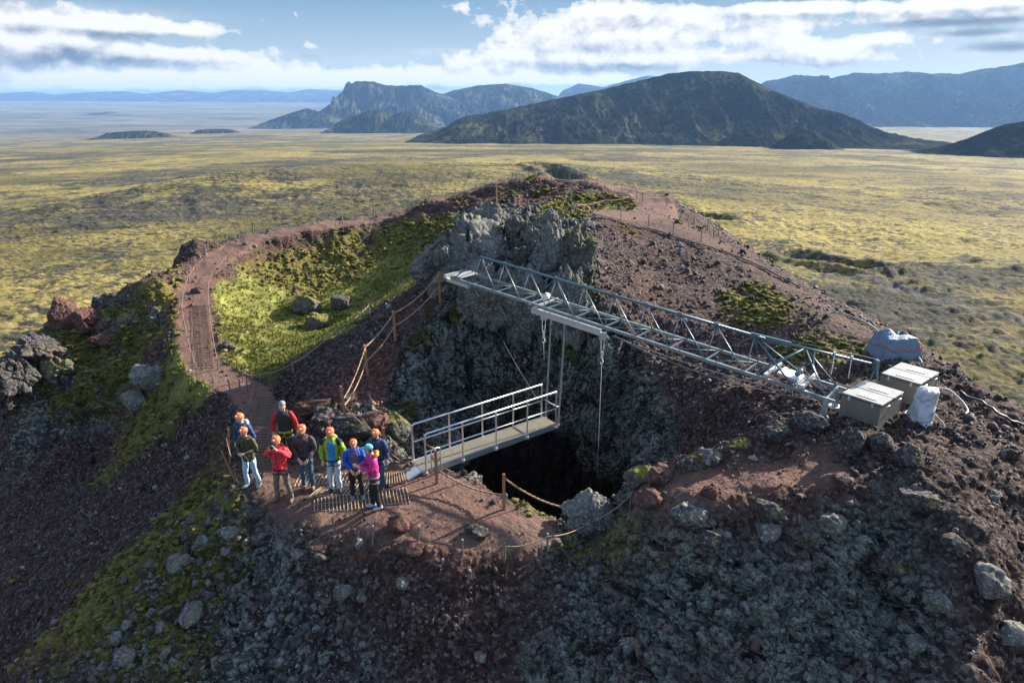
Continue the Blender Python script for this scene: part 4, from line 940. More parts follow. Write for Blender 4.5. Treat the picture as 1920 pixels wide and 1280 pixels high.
mb = MB(); g0 = NS-dirb*.42+V3(0, 0, -.12); mb.add([NS+V3(0, 0, .0), FS+V3(0, 0, .0), FS-dirb*.42+V3(0, 0, -.13), NS-dirb*.42+V3(0, 0, -.13), NS+V3(0, 0, -.04), FS+V3(0, 0, -.04), FS-dirb*.42+V3(0, 0, -.17), NS-dirb*.42+V3(0, 0, -.17)],
     [(0, 1, 2, 3), (7, 6, 5, 4), (0, 3, 7, 4), (1, 5, 6, 2), (2, 6, 7, 3), (0, 4, 5, 1)]); bp(mb, 'ramp', M_GALV)
mb = MB(); mb.bar(NE+V3(0, 0, -.10), FE+V3(0, 0, -.10), .10, .10); bp(mb, 'end_beam', M_GALV)
for t in (.12, .62):
    mb = MB(); mb.bar(NS+(NE-NS)*t+V3(0, 0, -.15), FS+(FE-FS)*t+V3(0, 0, -.15), .06, .06); bp(mb, 'cross_beam', M_ALU)
# small gate hoop
gb = NS+dirb*.18-PR*.28; go = gb+V3(0, 0, -.1)
gt = empty('gate_hoop', go, 'small steel hoop wrapped in chain beside the footbridge entrance', 'gate')
mb = MB(); mb.tube([gb+V3(0, 0, -.15), gb+V3(0, 0, .55), gb+dirb*.05+V3(0, 0, .62), gb+dirb*.22+V3(0, 0, .62), gb+dirb*.27+V3(0, 0, .55), gb+dirb*.27+V3(0, 0, -.15)], .02, 8); bp(mb, 'hoop', M_GALV, True, root=gt, org=go)
mb = MB(); twisted(mb, sag(gb+V3(0, 0, .5), gb+dirb*.27+V3(0, 0, .35), .2), .02); twisted(mb, sag(gb+dirb*.27+V3(0, 0, .58), NS+V3(0, 0, .95), .12), .018); bp(mb, 'chain', M_ROPE, True, root=gt, org=go)
# ------------------------------------------------------------------ crane truss over the pit
L0, L1 = P(845, 520, 22.0), P(1565, 753, 15.0); TD = L1-L0
side = np.cross(TD, (0, 0, 1)); side = -side/np.linalg.norm(side)*.85
if side[1] < 0: side = -side
def tu(u):
    k = (u-960)/F
    depth = lambda p: p[1]*CT-p[2]*ST
    lo, hi = -.2, 1.3
    for _ in range(50):
        m = (lo+hi)/2; p = L0+TD*m
        if p[0]/depth(p) < k: lo = m
        else: hi = m
    return lo
UPV = V3(0, 0, .80)
def nb(t): return L0+TD*t
def fb(t): return L0+TD*t+side
def tb(t): return L0+TD*t+side*.5+UPV
TO = L0+TD*.5+side*.5
tr_ = empty('crane_truss', TO, 'long blue grey triangular steel lattice truss spanning the pit', 'truss')
def tp(mb, name, mat, smooth=True, par=None): return bp(mb, name, mat, smooth, par, tr_, TO)
us = [885, 925, 968, 1015, 1065, 1125, 1185, 1250, 1320, 1395]; tn = [tu(u) for u in us]
tn = list(np.linspace(tn[0], tn[-1], len(tn)))
step = tn[1]-tn[0]
for f_, nm in ((nb, 'bottom_chord'), (fb, 'bottom_chord')):
    mb = MB(); mb.bar(f_(0.0), f_(1.0), .060, .075); tp(mb, nm, M_TRUSSL, False)
mb = MB(); mb.tube([tb(tn[0]), tb(tn[-1]+.02)], .038, 10); tc_ = tp(mb, 'top_chord', M_TRUSS)
for t in tn[1:]:
    mb = MB(); mb.box(tb(t), (.13, .05, .11), Vector(tuple(TD)).to_track_quat('X', 'Z').to_matrix(), .006); tp(mb, 'node_plate', M_TRUSS, False)
for i, t in enumerate(tn):
    mb = MB(); mb.tube([nb(t), tb(t)], .0155, 6); tp(mb, 'upright', M_TRUSSL if i else M_TRUSS)
    mb = MB(); mb.tube([fb(t), tb(t)], .0145, 6); tp(mb, 'upright', M_TRUSS)
    if i < len(tn)-1:
        t2 = tn[i+1]
        mb = MB(); mb.tube([tb(t), nb(t2)], .0155, 6); tp(mb, 'diagonal_brace', M_TRUSSL if i in (1, 2, 3, 4, 5) else M_TRUSS)
        mb = MB(); mb.tube([tb(t2), fb(t)], .0145, 6); tp(mb, 'diagonal_brace', M_TRUSS)
        mb = MB(); mb.tube([nb(t), fb(t2)], .011, 6); tp(mb, 'cross_brace', M_TRUSS)
    mb = MB(); mb.bar(nb(t), fb(t), .030, .035); tp(mb, 'cross_member', M_TRUSS, False)
# nose
nose = nb(.005)+side*.5+V3(0, 0, .06)
for f_ in (nb, fb):
    mb = MB(); mb.tube([tb(tn[0]), f_(.012)], .022, 6); tp(mb, 'nose_strut', M_TRUSS)
mb = MB(); mb.box(nb(.02)+side*.5+V3(0, 0, .07), (.38, .8, .04), Vector(tuple(TD)).to_track_quat('X', 'Z').to_matrix(), .01); tp(mb, 'end_plate', M_GALV, False)
mb = MB(); mb.bar(nb(-.015)-side*.1, fb(-.015)+side*.1, .11, .12); tp(mb, 'end_beam', M_GALV, False)
mb = MB(); mb.bar(nb(-.01)-V3(0, 0, .10), nb(.07)-V3(0, 0, .10), .12, .10); tp(mb, 'bearing_beam', M_GALV, False)
# second, thinner boom at the right end
t9 = tn[-1]; BE = V3(8.45, 14.72, -5.85)
def bo(s): return tb(t9)*(1-s)+BE*s
mb = MB(); mb.bar(bo(-.04)+V3(0, 0, .01), bo(.30)+V3(0, 0, .0), .04, .12); tp(mb, 'joint_plate', M_TRUSS, False)
mb = MB(); mb.tube([bo(0), BE], .030, 8); tp(mb, 'boom', M_TRUSS)
mb = MB(); mb.tube([bo(.1)+V3(0, 0, .10), BE+V3(0, 0, .14)], .007, 6); tp(mb, 'stay_wire', M_WIRE)
t10 = t9+.10
for a, b in ((bo(.42), nb(t9+.02)), (bo(.42), fb(t9+.02)), (bo(.42), nb(.985)), (bo(.42), fb(.985)), (tb(t9), nb(t10)), (tb(t9), fb(t10))):
    mb = MB(); mb.tube([a, b], .020, 6); tp(mb, 'diagonal_brace', M_TRUSS)
for t in (t10, .985):
    mb = MB(); mb.bar(nb(t), fb(t), .05, .06); tp(mb, 'cross_member', M_TRUSSL, False)
ap = BE
mb = MB(); mb.box(ap, (.09, .14, .26), bev=.01); tp(mb, 'end_bracket', M_TRUSS, False)
for q in (V3(-.13, .10, -1.02), V3(.20, -.10, -1.02)):
    mb = MB(); mb.tube([ap, ap+q], .020, 6); tp(mb, 'end_strut', M_TRUSS)
# feet under the right end
for f_ in (nb, fb):
    q = f_(.985); g_ = down(q[0], q[1]); mb = MB(); mb.bar(q, V3(q[0], q[1], min(g_[2], q[2]-.1)-.05), .10, .10, up=(0, 1, 0)); mb.box((q[0], q[1], g_[2]+.02), (.28, .28, .06)); tp(mb, 'foot', M_GALV, False)
# winch at the right, motor on a cross beam at the left third
wq = nb(.905)+side*.5+V3(0, 0, .12); rotT = Vector(tuple(TD)).to_track_quat('X', 'Z').to_matrix()
wr_ = empty('winch', wq, 'pale steel winch plate and drum set across the truss near the metal boxes', 'winch')
mb = MB(); mb.box(wq, (.50, .50, .08), rotT @ Matrix.Rotation(.12, 3, 'Y'), .02); bp(mb, 'base_plate', M_GALV, False, root=wr_, org=wq)
for k in (-.42, .42):
    mb = MB(); a = wq+TD/np.linalg.norm(TD)*k; mb.bar(a-side*.58, a+side*.58, .08, .08); bp(mb, 'cross_beam', M_GALV, False, root=wr_, org=wq)
mb = MB(); a = wq+TD/np.linalg.norm(TD)*.2+V3(0, 0, .16); mb.tube([a-side*.25, a+side*.25], .06, 14); bp(mb, 'drum', M_STAKE, True, root=wr_, org=wq)
mb = MB()
for k in np.linspace(-.22, .22, 5): mb.tube(sag(a+side*k, nb(1.0)+side*(.5+k*.6)+V3(0, 0, .1), .06), .008, 5)
bp(mb, 'cable', M_WIRE, True, root=wr_, org=wq)
mt = tu(1003); mq = nb(mt)+side*.62+V3(0, 0, .13)
mo_ = empty('hoist_motor', mq, 'small white hoist motor on two pale beams across the truss', 'motor')
mb = MB(); mb.tube([mq-side*.12, mq+side*.14], [.085, .085], 14); mb.lathe([(.04, .06), (.045, .11), (.02, .125)], mq, 10); bp(mb, 'casing', M_WHITE, True, root=mo_, org=mq)
mb = MB(); mb.bar(mq-side*.7+V3(0, 0, -.14)+TD*.008, mq+side*.55+V3(0, 0, -.14)+TD*.008, .07, .06); mb.bar(mq-side*.7+V3(0, 0, -.14)-TD*.012, mq+side*.4+V3(0, 0, -.14)-TD*.012, .07, .06); bp(mb, 'support_beam', M_GALV, False, root=mo_, org=mq)
# beam hung below the truss
DN = V3(0, 0, -.17)
ua, ub = tu(1000), tu(1130)
ba, bb_ = nb(ua)+side*-.08+DN, nb(ub)+side*-.08+DN
hb_ = empty('hanging_beam', (ba+bb_)/2, 'pale steel beam bolted under the truss above the footbridge end', 'beam')
mb = MB(); mb.bar(ba, bb_, .07, .15); bp(mb, 'web', M_GALV, False, root=hb_, org=(ba+bb_)/2)
mb = MB(); mb.bar(ba+V3(0, 0, .08), bb_+V3(0, 0, .08), .15, .02); bp(mb, 'flange', M_GALV, False, root=hb_, org=(ba+bb_)/2)
for k, (u, lab, a) in enumerate(((1036, 'left of the two hanging rods that carry the footbridge end', FE), (1062, 'right of the two hanging rods that carry the footbridge end', NE))):
    q = nb(tu(u))+side*-.08+DN; mb = MB(); mb.tube([q, a+V3(0, 0, -.1)+dirb*.05], .028, 8); mb.box(a+V3(0, 0, -.08)+dirb*.05, (.10, .10, .10)); tag(mb.build('hanger_rod', M_STAKE, smooth=False, origin=a), lab, 'rod', 'rods hanging the footbridge from the truss')
def pulley(u, lab, drop, ln):
    q = nb(tu(u))+side*-.05+V3(0, 0, -.2)
    r_ = empty('pulley_block', q, lab, 'pulley', group='pulley blocks hanging under the truss')
    mb = MB(); mb.box(q+V3(0, 0, -.05), (.20, .08, .22), bev=.02); bp(mb, 'housing', M_GALV, False, root=r_, org=q)
    mb = MB(); mb.tube([q+V3(-.05, 0, -.15), q+V3(-.04, 0, -.55)], .014, 6); mb.tube([q+V3(.05, 0, -.15), q+V3(.02, 0, -.55)], .014, 6); bp(mb, 'sling', M_ROPEW, True, root=r_, org=q)
    mb = MB(); mb.box(q+V3(0, 0, -.6), (.07, .06, .22), bev=.015); mb.tube([q+V3(0, 0, -.7), q+V3(.04, 0, -.80), q+V3(0, 0, -.88), q+V3(-.04, 0, -.82)], .016, 6); bp(mb, 'hook', M_WHITE, False, root=r_, org=q)
    mb = MB(); mb.tube([q+V3(0, 0, -.85), q+V3(.02, -.02, -.85-ln)], .006, 6); bp(mb, 'rope', M_ROPEW, True, root=r_, org=q)
pulley(1022, 'pulley block hanging left of the footbridge rods', 0, .5); pulley(1133, 'pulley block with a long rope hanging right of the footbridge rods', 0, 3.6)
for lab, o1, o2, s_ in (('upper of the two slack cables hung under the truss', V3(0, 0, -.16), V3(0, 0, -.05), .13), ('lower of the two slack cables hung under the truss', V3(.1, 0, -.2), V3(0, 0, -.10), .24)):
    a, b = nb(tu(1150))+o1, nb(.97)+o2; mb = MB(); mb.tube(sag(a, b, s_, 24), .011, 6); tag(mb.build('cable', M_STAKE, smooth=True, origin=a), lab, 'cable')
a = NE+V3(.1, .1, -.05); b = px(1312, 688); mb = MB(); mb.tube(sag(a, b, .05), .0055, 5); tag(mb.build('guy_wire', M_WIRE, smooth=True, origin=a), 'thin guy wire from the footbridge end to the scoria slope', 'wire')
a = nb(.08); b = FE+V3(0, 0, .2); mb = MB(); mb.tube(sag(a, b, .10), .004, 5); tag(mb.build('guy_wire', M_WIRE, smooth=True, origin=a), 'thin guy wire from the left end of the truss to the footbridge', 'wire')
# ------------------------------------------------------------------ metal boxes
def metal_box(cx, cy, ztop, lab, rz=-R(50.5)):
    g_ = -6.86; h = ztop-g_; r_ = empty('metal_box', (cx, cy, g_), lab, 'box', rz, 'olive grey metal boxes on the rim')
    lx, ly = .84, 1.12
    def ad(mb, n, m, par=None, sm=False): o = mb.build(n, m, r_, sm); o.parent = par or r_; return o
    mb = MB(); mb.box((0, 0, h/2-.02), (lx, ly, h-.04), bev=.008); body = ad(mb, 'body', M_BOX)
    for s in (-1, 1):
        mb = MB(); mb.box((0, s*.285, h+.0), (lx+.03, .525, .035), bev=.006); ld = ad(mb, 'lid', M_LID)
        mb = MB(); mb.box((.05, s*.285-.02, h+.026), (.42, .24, .014), bev=.003); ad(mb, 'label_plate', M_WHITE, ld)
        mb = MB(); mb.tube([(lx/2+.01, s*.285-.06, h-.07), (lx/2+.05, s*.285-.06, h-.075), (lx/2+.05, s*.285+.06, h-.075), (lx/2+.01, s*.285+.06, h-.07)], .010, 6); ad(mb, 'handle', M_GALV, sm=True)
    mb = MB(); mb.box((0, 0, h+.004), (lx, .05, .02)); ad(mb, 'centre_strip', M_RUBBER)
    for sy in (-.42, -.14, .14, .42):
        mb = MB(); mb.tube([(-lx/2-.012, sy-.05, h-.012), (-lx/2-.012, sy+.05, h-.012)], .011, 6); ad(mb, 'hinge', M_GALV, sm=True)
    for sx in (-.25, .25):
        mb = MB(); mb.box((sx, -ly/2-.010, h-.06), (.05, .018, .09), bev=.004); ad(mb, 'latch', M_GALV)
    for sx in (-1, 1):
        for sy in (-1, 1): mb = MB(); mb.box((sx*(lx/2-.012), sy*(ly/2-.012), h/2-.03), (.034, .034, h-.05), bev=.003); ad(mb, 'corner_trim', M_STAKE)
    for sx in (-1, 1):
        for sy in (-1, 1):
            mb = MB(); mb.box((sx*.34, sy*.46, -.06), (.10, .10, .14)); ad(mb, 'foot', M_GALV)
    return r_
metal_box(8.04, 13.93, -6.2, 'front olive grey metal box with white label plates, at the right end of the truss')
metal_box(9.50, 15.07, -6.2, 'rear olive grey metal box behind the white wrapped bundle')
# wrapped bundle
def cloth_block(name, lab, cat, c, size, mat, seed, taper=.75, lean=(0, 0), nz=26, na=40, fold=.06, sq=.35, parts=None):
    rgn = np.random.default_rng(seed); zz = np.linspace(0, 1, nz); aa = np.linspace(0, 2*math.pi, na, endpoint=False); V = []
    for k, t in enumerate(zz):
        s_ = 1+(taper-1)*t; s_ *= 1+.10*math.exp(-t*9)
        if t > .9: s_ *= math.sqrt(max(0, 1-((t-.9)/.1)**2))*.85+.15
        for a_ in aa:
            cxx, syy = math.cos(a_), math.sin(a_); q = (abs(cxx)**(2/sq*.5)+abs(syy)**(2/sq*.5))**(-sq/1.0)
            V.append((cxx*q*size[0]/2*s_, syy*q*size[1]/2*s_, t*size[2]))
    V = np.array(V); n_ = fbm(V*np.array([1, 1, .6]), 4.5/max(size), 3, seed)*fold*2+fbm(V, 14/max(size), 2, seed+3)*fold*.5
    dirn = V*np.array([1, 1, 0]); dirn /= np.linalg.norm(dirn, axis=1, keepdims=True)+1e-6; V = V+dirn*n_[:, None]
    V[:, 0] += V[:, 2]*lean[0]; V[:, 1] += V[:, 2]*lean[1]
    ii = np.arange(nz*na).reshape(nz, na); q4 = np.stack([ii[:-1], np.roll(ii[:-1], -1, 1), np.roll(ii[1:], -1, 1), ii[1:]], -1).reshape(-1, 4)
    Fs = [tuple(f) for f in q4]+[tuple(ii[-1])]; me = bpy.data.meshes.new(name); me.from_pydata([tuple(v) for v in V], [], Fs); me.update()
    return me
bq = V3(9.02, 13.72, -6.88); bb2 = empty('wrapped_bundle', bq, 'tall bundle wrapped in white plastic between the two metal boxes', 'bundle', -.5)
o = link('wrapping', cloth_block('wrapping', '', '', bq, (.52, .46, .90), M_WRAP, 5, .86, (.10, .05), fold=.07), M_WRAP, bb2)
mb = MB(); mb.tube([(.27*math.cos(a_)+.02, .24*math.sin(a_)+.01, .22+.05*math.sin(a_)) for a_ in np.linspace(0, 6.28, 30)], .012, 5); o = mb.build('binding_cord', M_WIRE, bb2)
mb = MB(); mb.box((0, 0, -.03), (.62, .5, .06)); mb.build('pallet', M_GALV, bb2)
# tarp covered crate
tq = V3(10.35, 17.35, -6.72); tq[2] = down(tq[0], tq[1])[2]-.05
tc2 = empty('covered_crate', tq, 'open crate covered with a blue grey tarpaulin and red straps', 'crate', .12); tc2.scale = (.72, .72, .92)
def tarp():
    nx, ny = 64, 52; V = []
    for j in range(ny):
        for i in range(nx):
            u_, v_ = i/(nx-1)*2-1, j/(ny-1)*2-1
            X_, Y_ = u_*.80, v_*.62
            r_ = max(abs(u_)/.74, abs(v_)/.74)
            h = .66 if r_ < .95 else .66*max(0, 1-((r_-.95)/.38))**.7
            h += .20*math.exp(-((u_+.42)**2*7+(v_-.25)**2*4))*(r_ < 1)
            h += .08*math.exp(-((u_-.30)**2*9+(v_+.35)**2*9))
            if -.12 < u_ < .66 and .12 < v_ < .66: h = .34
            if -.12 < u_ < .66 and -.10 < v_ <= .12: h = .60-.05*math.cos(u_*6)
            V.append((X_, Y_, h))
    V = np.array(V); V[:, 2] += (.03*fbm(V, 2.6, 2, 7)-.035*np.abs(fbm(V, 5.0, 2, 8)))*np.clip(V[:, 2]*4, .3, 1); V[:, 0] += .05*fbm(V, 2.3, 3, 9); V[:, 1] += .05*fbm(V, 2.3, 3, 10)
    ii = np.arange(nx*ny).reshape(ny, nx); q4 = np.stack([ii[:-1, :-1], ii[:-1, 1:], ii[1:, 1:], ii[1:, :-1]], -1).reshape(-1, 4)
    return V, q4
tv, tf = tarp(); o = link('tarpaulin', np_mesh('tarpaulin', tv, tf), M_TARP, tc2); md = o.modifiers.new('thick', 'SOLIDIFY'); md.thickness = .012
mb = MB()
for (cx_, cy_, sx_, sy_) in ((0, -.40, 1.08, .04), (0, .40, 1.08, .04), (-.52, 0, .04, .8), (.52, 0, .04, .8)): mb.box((cx_, cy_, .28), (sx_, sy_, .52))
mb.box((0, 0, .05), (1.0, .8, .05)); mb.build('crate_frame', M_WOOD, tc2)
def on_tarp(X_, Y_):
    d_ = (tv[:, 0]-X_)**2+(tv[:, 1]-Y_)**2; k = np.argsort(d_)[:6]; q = tv[k].max(0); return (X_, Y_, q[2]+.02)
for path_ in ([(-.78, -.50), (-.4, -.57), (0, -.57), (.4, -.57), (.78, -.52)], [(-.74, .45), (-.70, .1), (-.70, -.25), (-.66, -.5)], [(.55, .45), (.60, .1), (.62, -.2), (.66, -.52)]):
    a_ = np.array(path_); t_ = np.linspace(0, len(a_)-1, 24); pts = [on_tarp(np.interp(q, range(len(a_)), a_[:, 0]), np.interp(q, range(len(a_)), a_[:, 1])) for q in t_]
    pts = np.array(pts)
    for _ in range(3): pts[1:-1, 2] = np.maximum((pts[:-2, 2]+pts[2:, 2])/2, pts[1:-1, 2]-.01)
    mb = MB(); mb.tube(list(pts), .014, 6); mb.build('strap', M_STRAP, tc2, True)
def loop(lab, pts, r, mat):
    pts = [np.array(p, float) for p in pts]; a_ = np.array(pts); t_ = np.linspace(0, len(a_)-1, len(a_)*6)
    Q_ = np.stack([np.interp(t_, np.arange(len(a_)), a_[:, k]) for k in range(3)], -1)
    for _ in range(6): Q_[1:-1] = (Q_[:-2]+Q_[2:]+2*Q_[1:-1])/4
    mb = MB(); mb.tube(list(Q_), r, 8); return tag(mb.build('hose', mat, smooth=True, origin=Q_[0]), lab, 'hose')
loop('pale hose looping out of the right side of the rear metal box', [(9.95, 14.9, -6.5), (10.35, 14.85, -6.5), (10.6, 14.6, -6.75), (10.5, 14.2, -6.82), (10.1, 14.05, -6.82), (9.8, 14.1, -6.84)], .025, M_ROPEW)
loop('pale hose from the blue tarpaulin to the rear metal box', [(10.85, 17.1, -6.5), (10.75, 16.5, -6.6), (10.3, 16.1, -6.6), (10.0, 15.8, -6.5), (9.85, 15.55, -6.4)], .02, M_ROPEW)
loop('thin cable coiled under the front metal box', [(8.2, 13.15, -6.8), (8.5, 12.9, -6.84), (8.9, 13.0, -6.84), (9.0, 13.3, -6.84), (8.7, 13.35, -6.84)], .012, M_WIRE)
loop('short white hose at the foot of the wrapped bundle', [(9.2, 13.5, -6.5), (9.42, 13.4, -6.7), (9.35, 13.2, -6.85), (9.1, 13.2, -6.86)], .016, M_ROPEW)
loop('red and white cable hanging from the boom to the ground', [bo(.5), bo(.5)+V3(.02, 0, -.4), bo(.55)+V3(.1, 0, -.75), bo(.6)+V3(.12, 0, -.9)], .011, M_ROPEW)
for k, t_ in enumerate((.66, .80)):
    q = bo(t_)+V3(0, 0, .02); mb = MB(); mb.box(q+V3(0, 0, .0), (.045, .045, .12)); mb.tube([q, q+V3(0, 0, -.5)], .009, 5); tag(mb.build('sensor', M_WHITE, origin=q), ('left' if k == 0 else 'right')+' of two small white fittings clamped to the boom above the boxes', 'fitting', 'fittings on the boom')
# ------------------------------------------------------------------ people
PUFFY = ('navy_blue', 'coral_red', 'slate_navy', 'royal_blue', 'charcoal')
def cloth(n, c, rough=.8, var=.2, vs=7, b=.0, wr=None):
    m = paint(n, c, rough, 0, var, vs, 0, .25); nt = m.node_tree; bs = nt.nodes['Principled BSDF']
    tc = nd(nt, 'ShaderNodeTexCoord').outputs['Object']; wv = nd(nt, 'ShaderNodeTexWave'); wv.bands_direction = 'Z'; wv.inputs['Scale'].default_value = 3.4; wv.inputs['Distortion'].default_value = 11; wv.inputs['Detail'].default_value = 3; nt.links.new(tc, wv.inputs['Vector'])
    nt.links.new(bump(nt, wv.outputs['Fac'], .018 if n in PUFFY else .003, .6, bump(nt, noise(nt, tc, 7, 5), .09, .8)), bs.inputs['Normal']); return m
M_SKIN = paint('skin', (.56, .33, .24), .55, 0, .06, 9)
SKH = None
def skin_mesh(name, verts, edges, mat, parent, sub=2):
    """one continuous surface grown over joints: verts = (co, radius)"""
    me = bpy.data.meshes.new(name+'_joints'); me.from_pydata([v[0] for v in verts], edges, []); tmp = bpy.data.objects.new('tmp', me); C.objects.link(tmp)
    sk = tmp.modifiers.new('s', 'SKIN'); sk.use_smooth_shade = True
    if not me.skin_vertices: bpy.context.view_layer.update()
    for i, (co_, r_) in enumerate(verts):
        d_ = me.skin_vertices[0].data[i]; d_.radius = (r_, r_) if isinstance(r_, float) else r_; d_.use_root = (i == 0)
    ss = tmp.modifiers.new('u', 'SUBSURF'); ss.levels = sub; ss.render_levels = sub
    dg = bpy.context.evaluated_depsgraph_get(); m2 = bpy.data.meshes.new_from_object(tmp.evaluated_get(dg)); bpy.data.objects.remove(tmp)
    m2.name = name; m2.materials.clear(); return link(name, m2, mat, parent)
def lerp(a, b, t): return tuple(a[i]*(1-t)+b[i]*t for i in range(3))
FOLD = ('jacket', 'vest', 'sleeve', 'trousers', 'hood')
FOLDO = [so_ for so_ in (br, tr_, tc2)]
_tx = bpy.data.textures.new('folds', 'CLOUDS'); _tx.noise_scale = .085; _tx.noise_depth = 2
_ty = bpy.data.textures.new('creases', 'STUCCI'); _ty.noise_scale = .14
def person(label, uv, height, yaw, jacket, trousers, shoes, helmet, arms, feet=((.10, -.02), (-.10, .02)), puff=1.0, hem=.84, head=(0, 0), cap=None, vest=None, inner=None, gloves=None, beard=None, hair=None, harness=None, hood=None, cuffs=None, shoulder_mat=None, lean=0.0, stripe=None):
    p = px(*uv); s = height/1.86
    root = empty('person', p+np.array([0, 0, .01]), label, 'person', yaw); root.scale = (s, s, s)
    hx, hy = head                       # where the face looks: sideways, down
    hc = Vector((hx*.03, -.02-hy*.05+lean*-.1, 1.665-hy*.015))
    # joints
    V = [((0, 0, .94), .095), ((0, .005, 1.08), .09), ((0, .005, 1.26), .095), ((0, .01, 1.38), .075), ((0, .005, 1.50), .052), (tuple(hc+Vector((0, .01, -.09))), .062), (tuple(hc+Vector((0, .0, -.01))), .078), (tuple(hc+Vector((0, .012, .065))), .066)]
    E = [(0, 1), (1, 2), (2, 3), (3, 4), (4, 5), (5, 6), (6, 7)]
    nz_ = hc+Vector((hx*.06, -.098, -.02-hy*.02)); V.append((tuple(nz_), .014)); E.append((6, len(V)-1))
    for sg in (1, -1):
        V.append((tuple(hc+Vector((sg*.088, .015, -.02))), .012)); E.append((6, len(V)-1))
    sh = {}
    for sg, (el_, wr_, fdir) in zip((1, -1), arms):
        S0 = (sg*.185, .01, 1.415); i0 = len(V)
        V += [(S0, .050), (el_, .042), (wr_, .028)]; E += [(3, i0), (i0, i0+1), (i0+1, i0+2)]
        fd = Vector(fdir).normalized(); wv_ = Vector(wr_); pm = wv_+fd*.055; ip = len(V); V.append((tuple(pm), .030)); E.append((i0+2, ip))
        ax_ = fd.cross(Vector((0, -1, .2))).normalized()
        cu = fd.cross(ax_).normalized()
        for k, (o_, ln_) in enumerate(((-.032, .060), (-.011, .074), (.011, .070), (.032, .055))):
            b0 = pm+ax_*o_+fd*.03; b1 = b0+fd*ln_*.55; b2 = b1+(fd*.6+cu*.6).normalized()*ln_*.5; j = len(V)
            V += [(tuple(b0), .011), (tuple(b1), .0095), (tuple(b2), .008)]; E += [(ip, j), (j, j+1), (j+1, j+2)]
        t0 = pm-ax_*.035-fd*.01; t1 = t0+(fd*.6-ax_*.5+cu*.4).normalized()*.045; j = len(V); V += [(tuple(t0), .012), (tuple(t1), .009)]; E += [(ip, j), (j, j+1)]
        sh[sg] = (S0, el_, wr_)
    legs = {}
    for sg, (fx, fy) in zip((1, -1), feet):
        hip = (sg*.092, 0, .88); kn = (sg*.092*.4+fx*.6, fy*.5-.03, .49); an = (fx, fy+.02, .09); to = (fx+sg*.03, fy-.14, .035); i0 = len(V)
        V += [(hip, .075), (kn, .050), (an, .030), ((to[0], to[1], .030), .020)]; E += [(0, i0), (i0, i0+1), (i0+1, i0+2), (i0+2, i0+3)]; legs[sg] = (hip, kn, an, to)
    body = skin_mesh('body', V, E, M_SKIN, root)
    def cm(mb, n, m, par=root, sm=True, sub=1):
        o = mb.build(n, m, par, sm)
        if sub: md = o.modifiers.new('soft', 'SUBSURF'); k_ = 2 if n in FOLD else sub; md.levels = k_; md.render_levels = k_
        if n in FOLD:
            for tx_, st_ in ((_tx, .045), (_ty, .022)):
                md = o.modifiers.new('fold', 'DISPLACE'); md.texture = tx_; md.strength = st_*(1.0 if n != 'trousers' else .9); md.mid_level = .5; md.texture_coords = 'OBJECT'; md.texture_coords_object = FOLDO[len(bpy.data.objects) % 3]
        return o
    # jacket
    mj = MB(); z0 = hem; q = puff
    prof = [(.168*q, z0), (.178*q, z0+.015), (.172*q, .95), (.160*q, 1.05), (.172*q, 1.17), (.195*q, 1.30), (.202*q, 1.39), (.178*q, 1.445), (.115, 1.49), (.082, 1.53)]
    vsj = []; na = 18
    for (r_, z_) in prof:
        for k in range(na):
            a_ = 2*math.pi*k/na; wob = 1+.035*math.sin(5*a_+z_*23)+.02*math.sin(9*a_-z_*40)
            vsj.append((r_*math.cos(a_)*wob, r_*.70*math.sin(a_)*wob+.005-lean*max(0, z_-1.1)*.25, z_))
    fj = []
    for i in range(len(prof)-1):
        for k in range(na): fj.append((i*na+k, i*na+(k+1) % na, (i+1)*na+(k+1) % na, (i+1)*na+k))
    fj.append(tuple(range(na-1, -1, -1))); mj.add(vsj, fj)
    jm = vest or jacket
    jk = cm(mj, 'vest' if vest else 'jacket', jm)
    for sg in (1, -1):
        S0, el_, wr_ = sh[sg]; el2 = el_
        pts = [(S0[0]*.55, S0[1], S0[2]+.012), lerp(S0, el_, .08), lerp(S0, el_, .5), lerp(S0, el_, .88), el2, lerp(el_, wr_, .15), lerp(el_, wr_, .55), lerp(el_, wr_, .93)]
        rs = [.086*q, .090*q, .076*q, .070*q, .068*q, .066*q, .060*q, .050*q]; ma = MB(); ma.tube(pts, rs, 10)
        cm(ma, 'sleeve', jacket, sub=1)
        if cuffs: mc = MB(); mc.tube([lerp(el_, wr_, .88), lerp(el_, wr_, .98)], .052, 10); cm(mc, 'cuff', cuffs, sub=0)
        if gloves:
            mg = MB(); fd = Vector(arms[0 if sg == 1 else 1][2]).normalized(); w0 = Vector(wr_); mg.tube([w0-fd*.02, w0+fd*.02, w0+fd*.07, w0+fd*.11], [.038, .045, .048, .034], 8)
            for k in (-.03, -.01, .01, .03):
                ax_ = fd.cross(Vector((0, -1, .2))).normalized(); b0 = w0+fd*.09+ax_*k; mg.tube([b0, b0+fd*.045, b0+fd*.08+Vector((0, -.015, 0))], [.013, .012, .009], 6)
            cm(mg, 'glove', gloves, sub=0)
    if shoulder_mat:
        for sg in (1, -1):
            S0, el_, wr_ = sh[sg]; ms = MB(); ms.tube([(S0[0]*.45, S0[1], S0[2]+.015), (S0[0]*.8, S0[1], S0[2]+.005), lerp(S0, el_, .15), lerp(S0, el_, .42)], [.085*q, .094*q, .095*q, .083*q], 10); cm(ms, 'shoulder_panel', shoulder_mat)
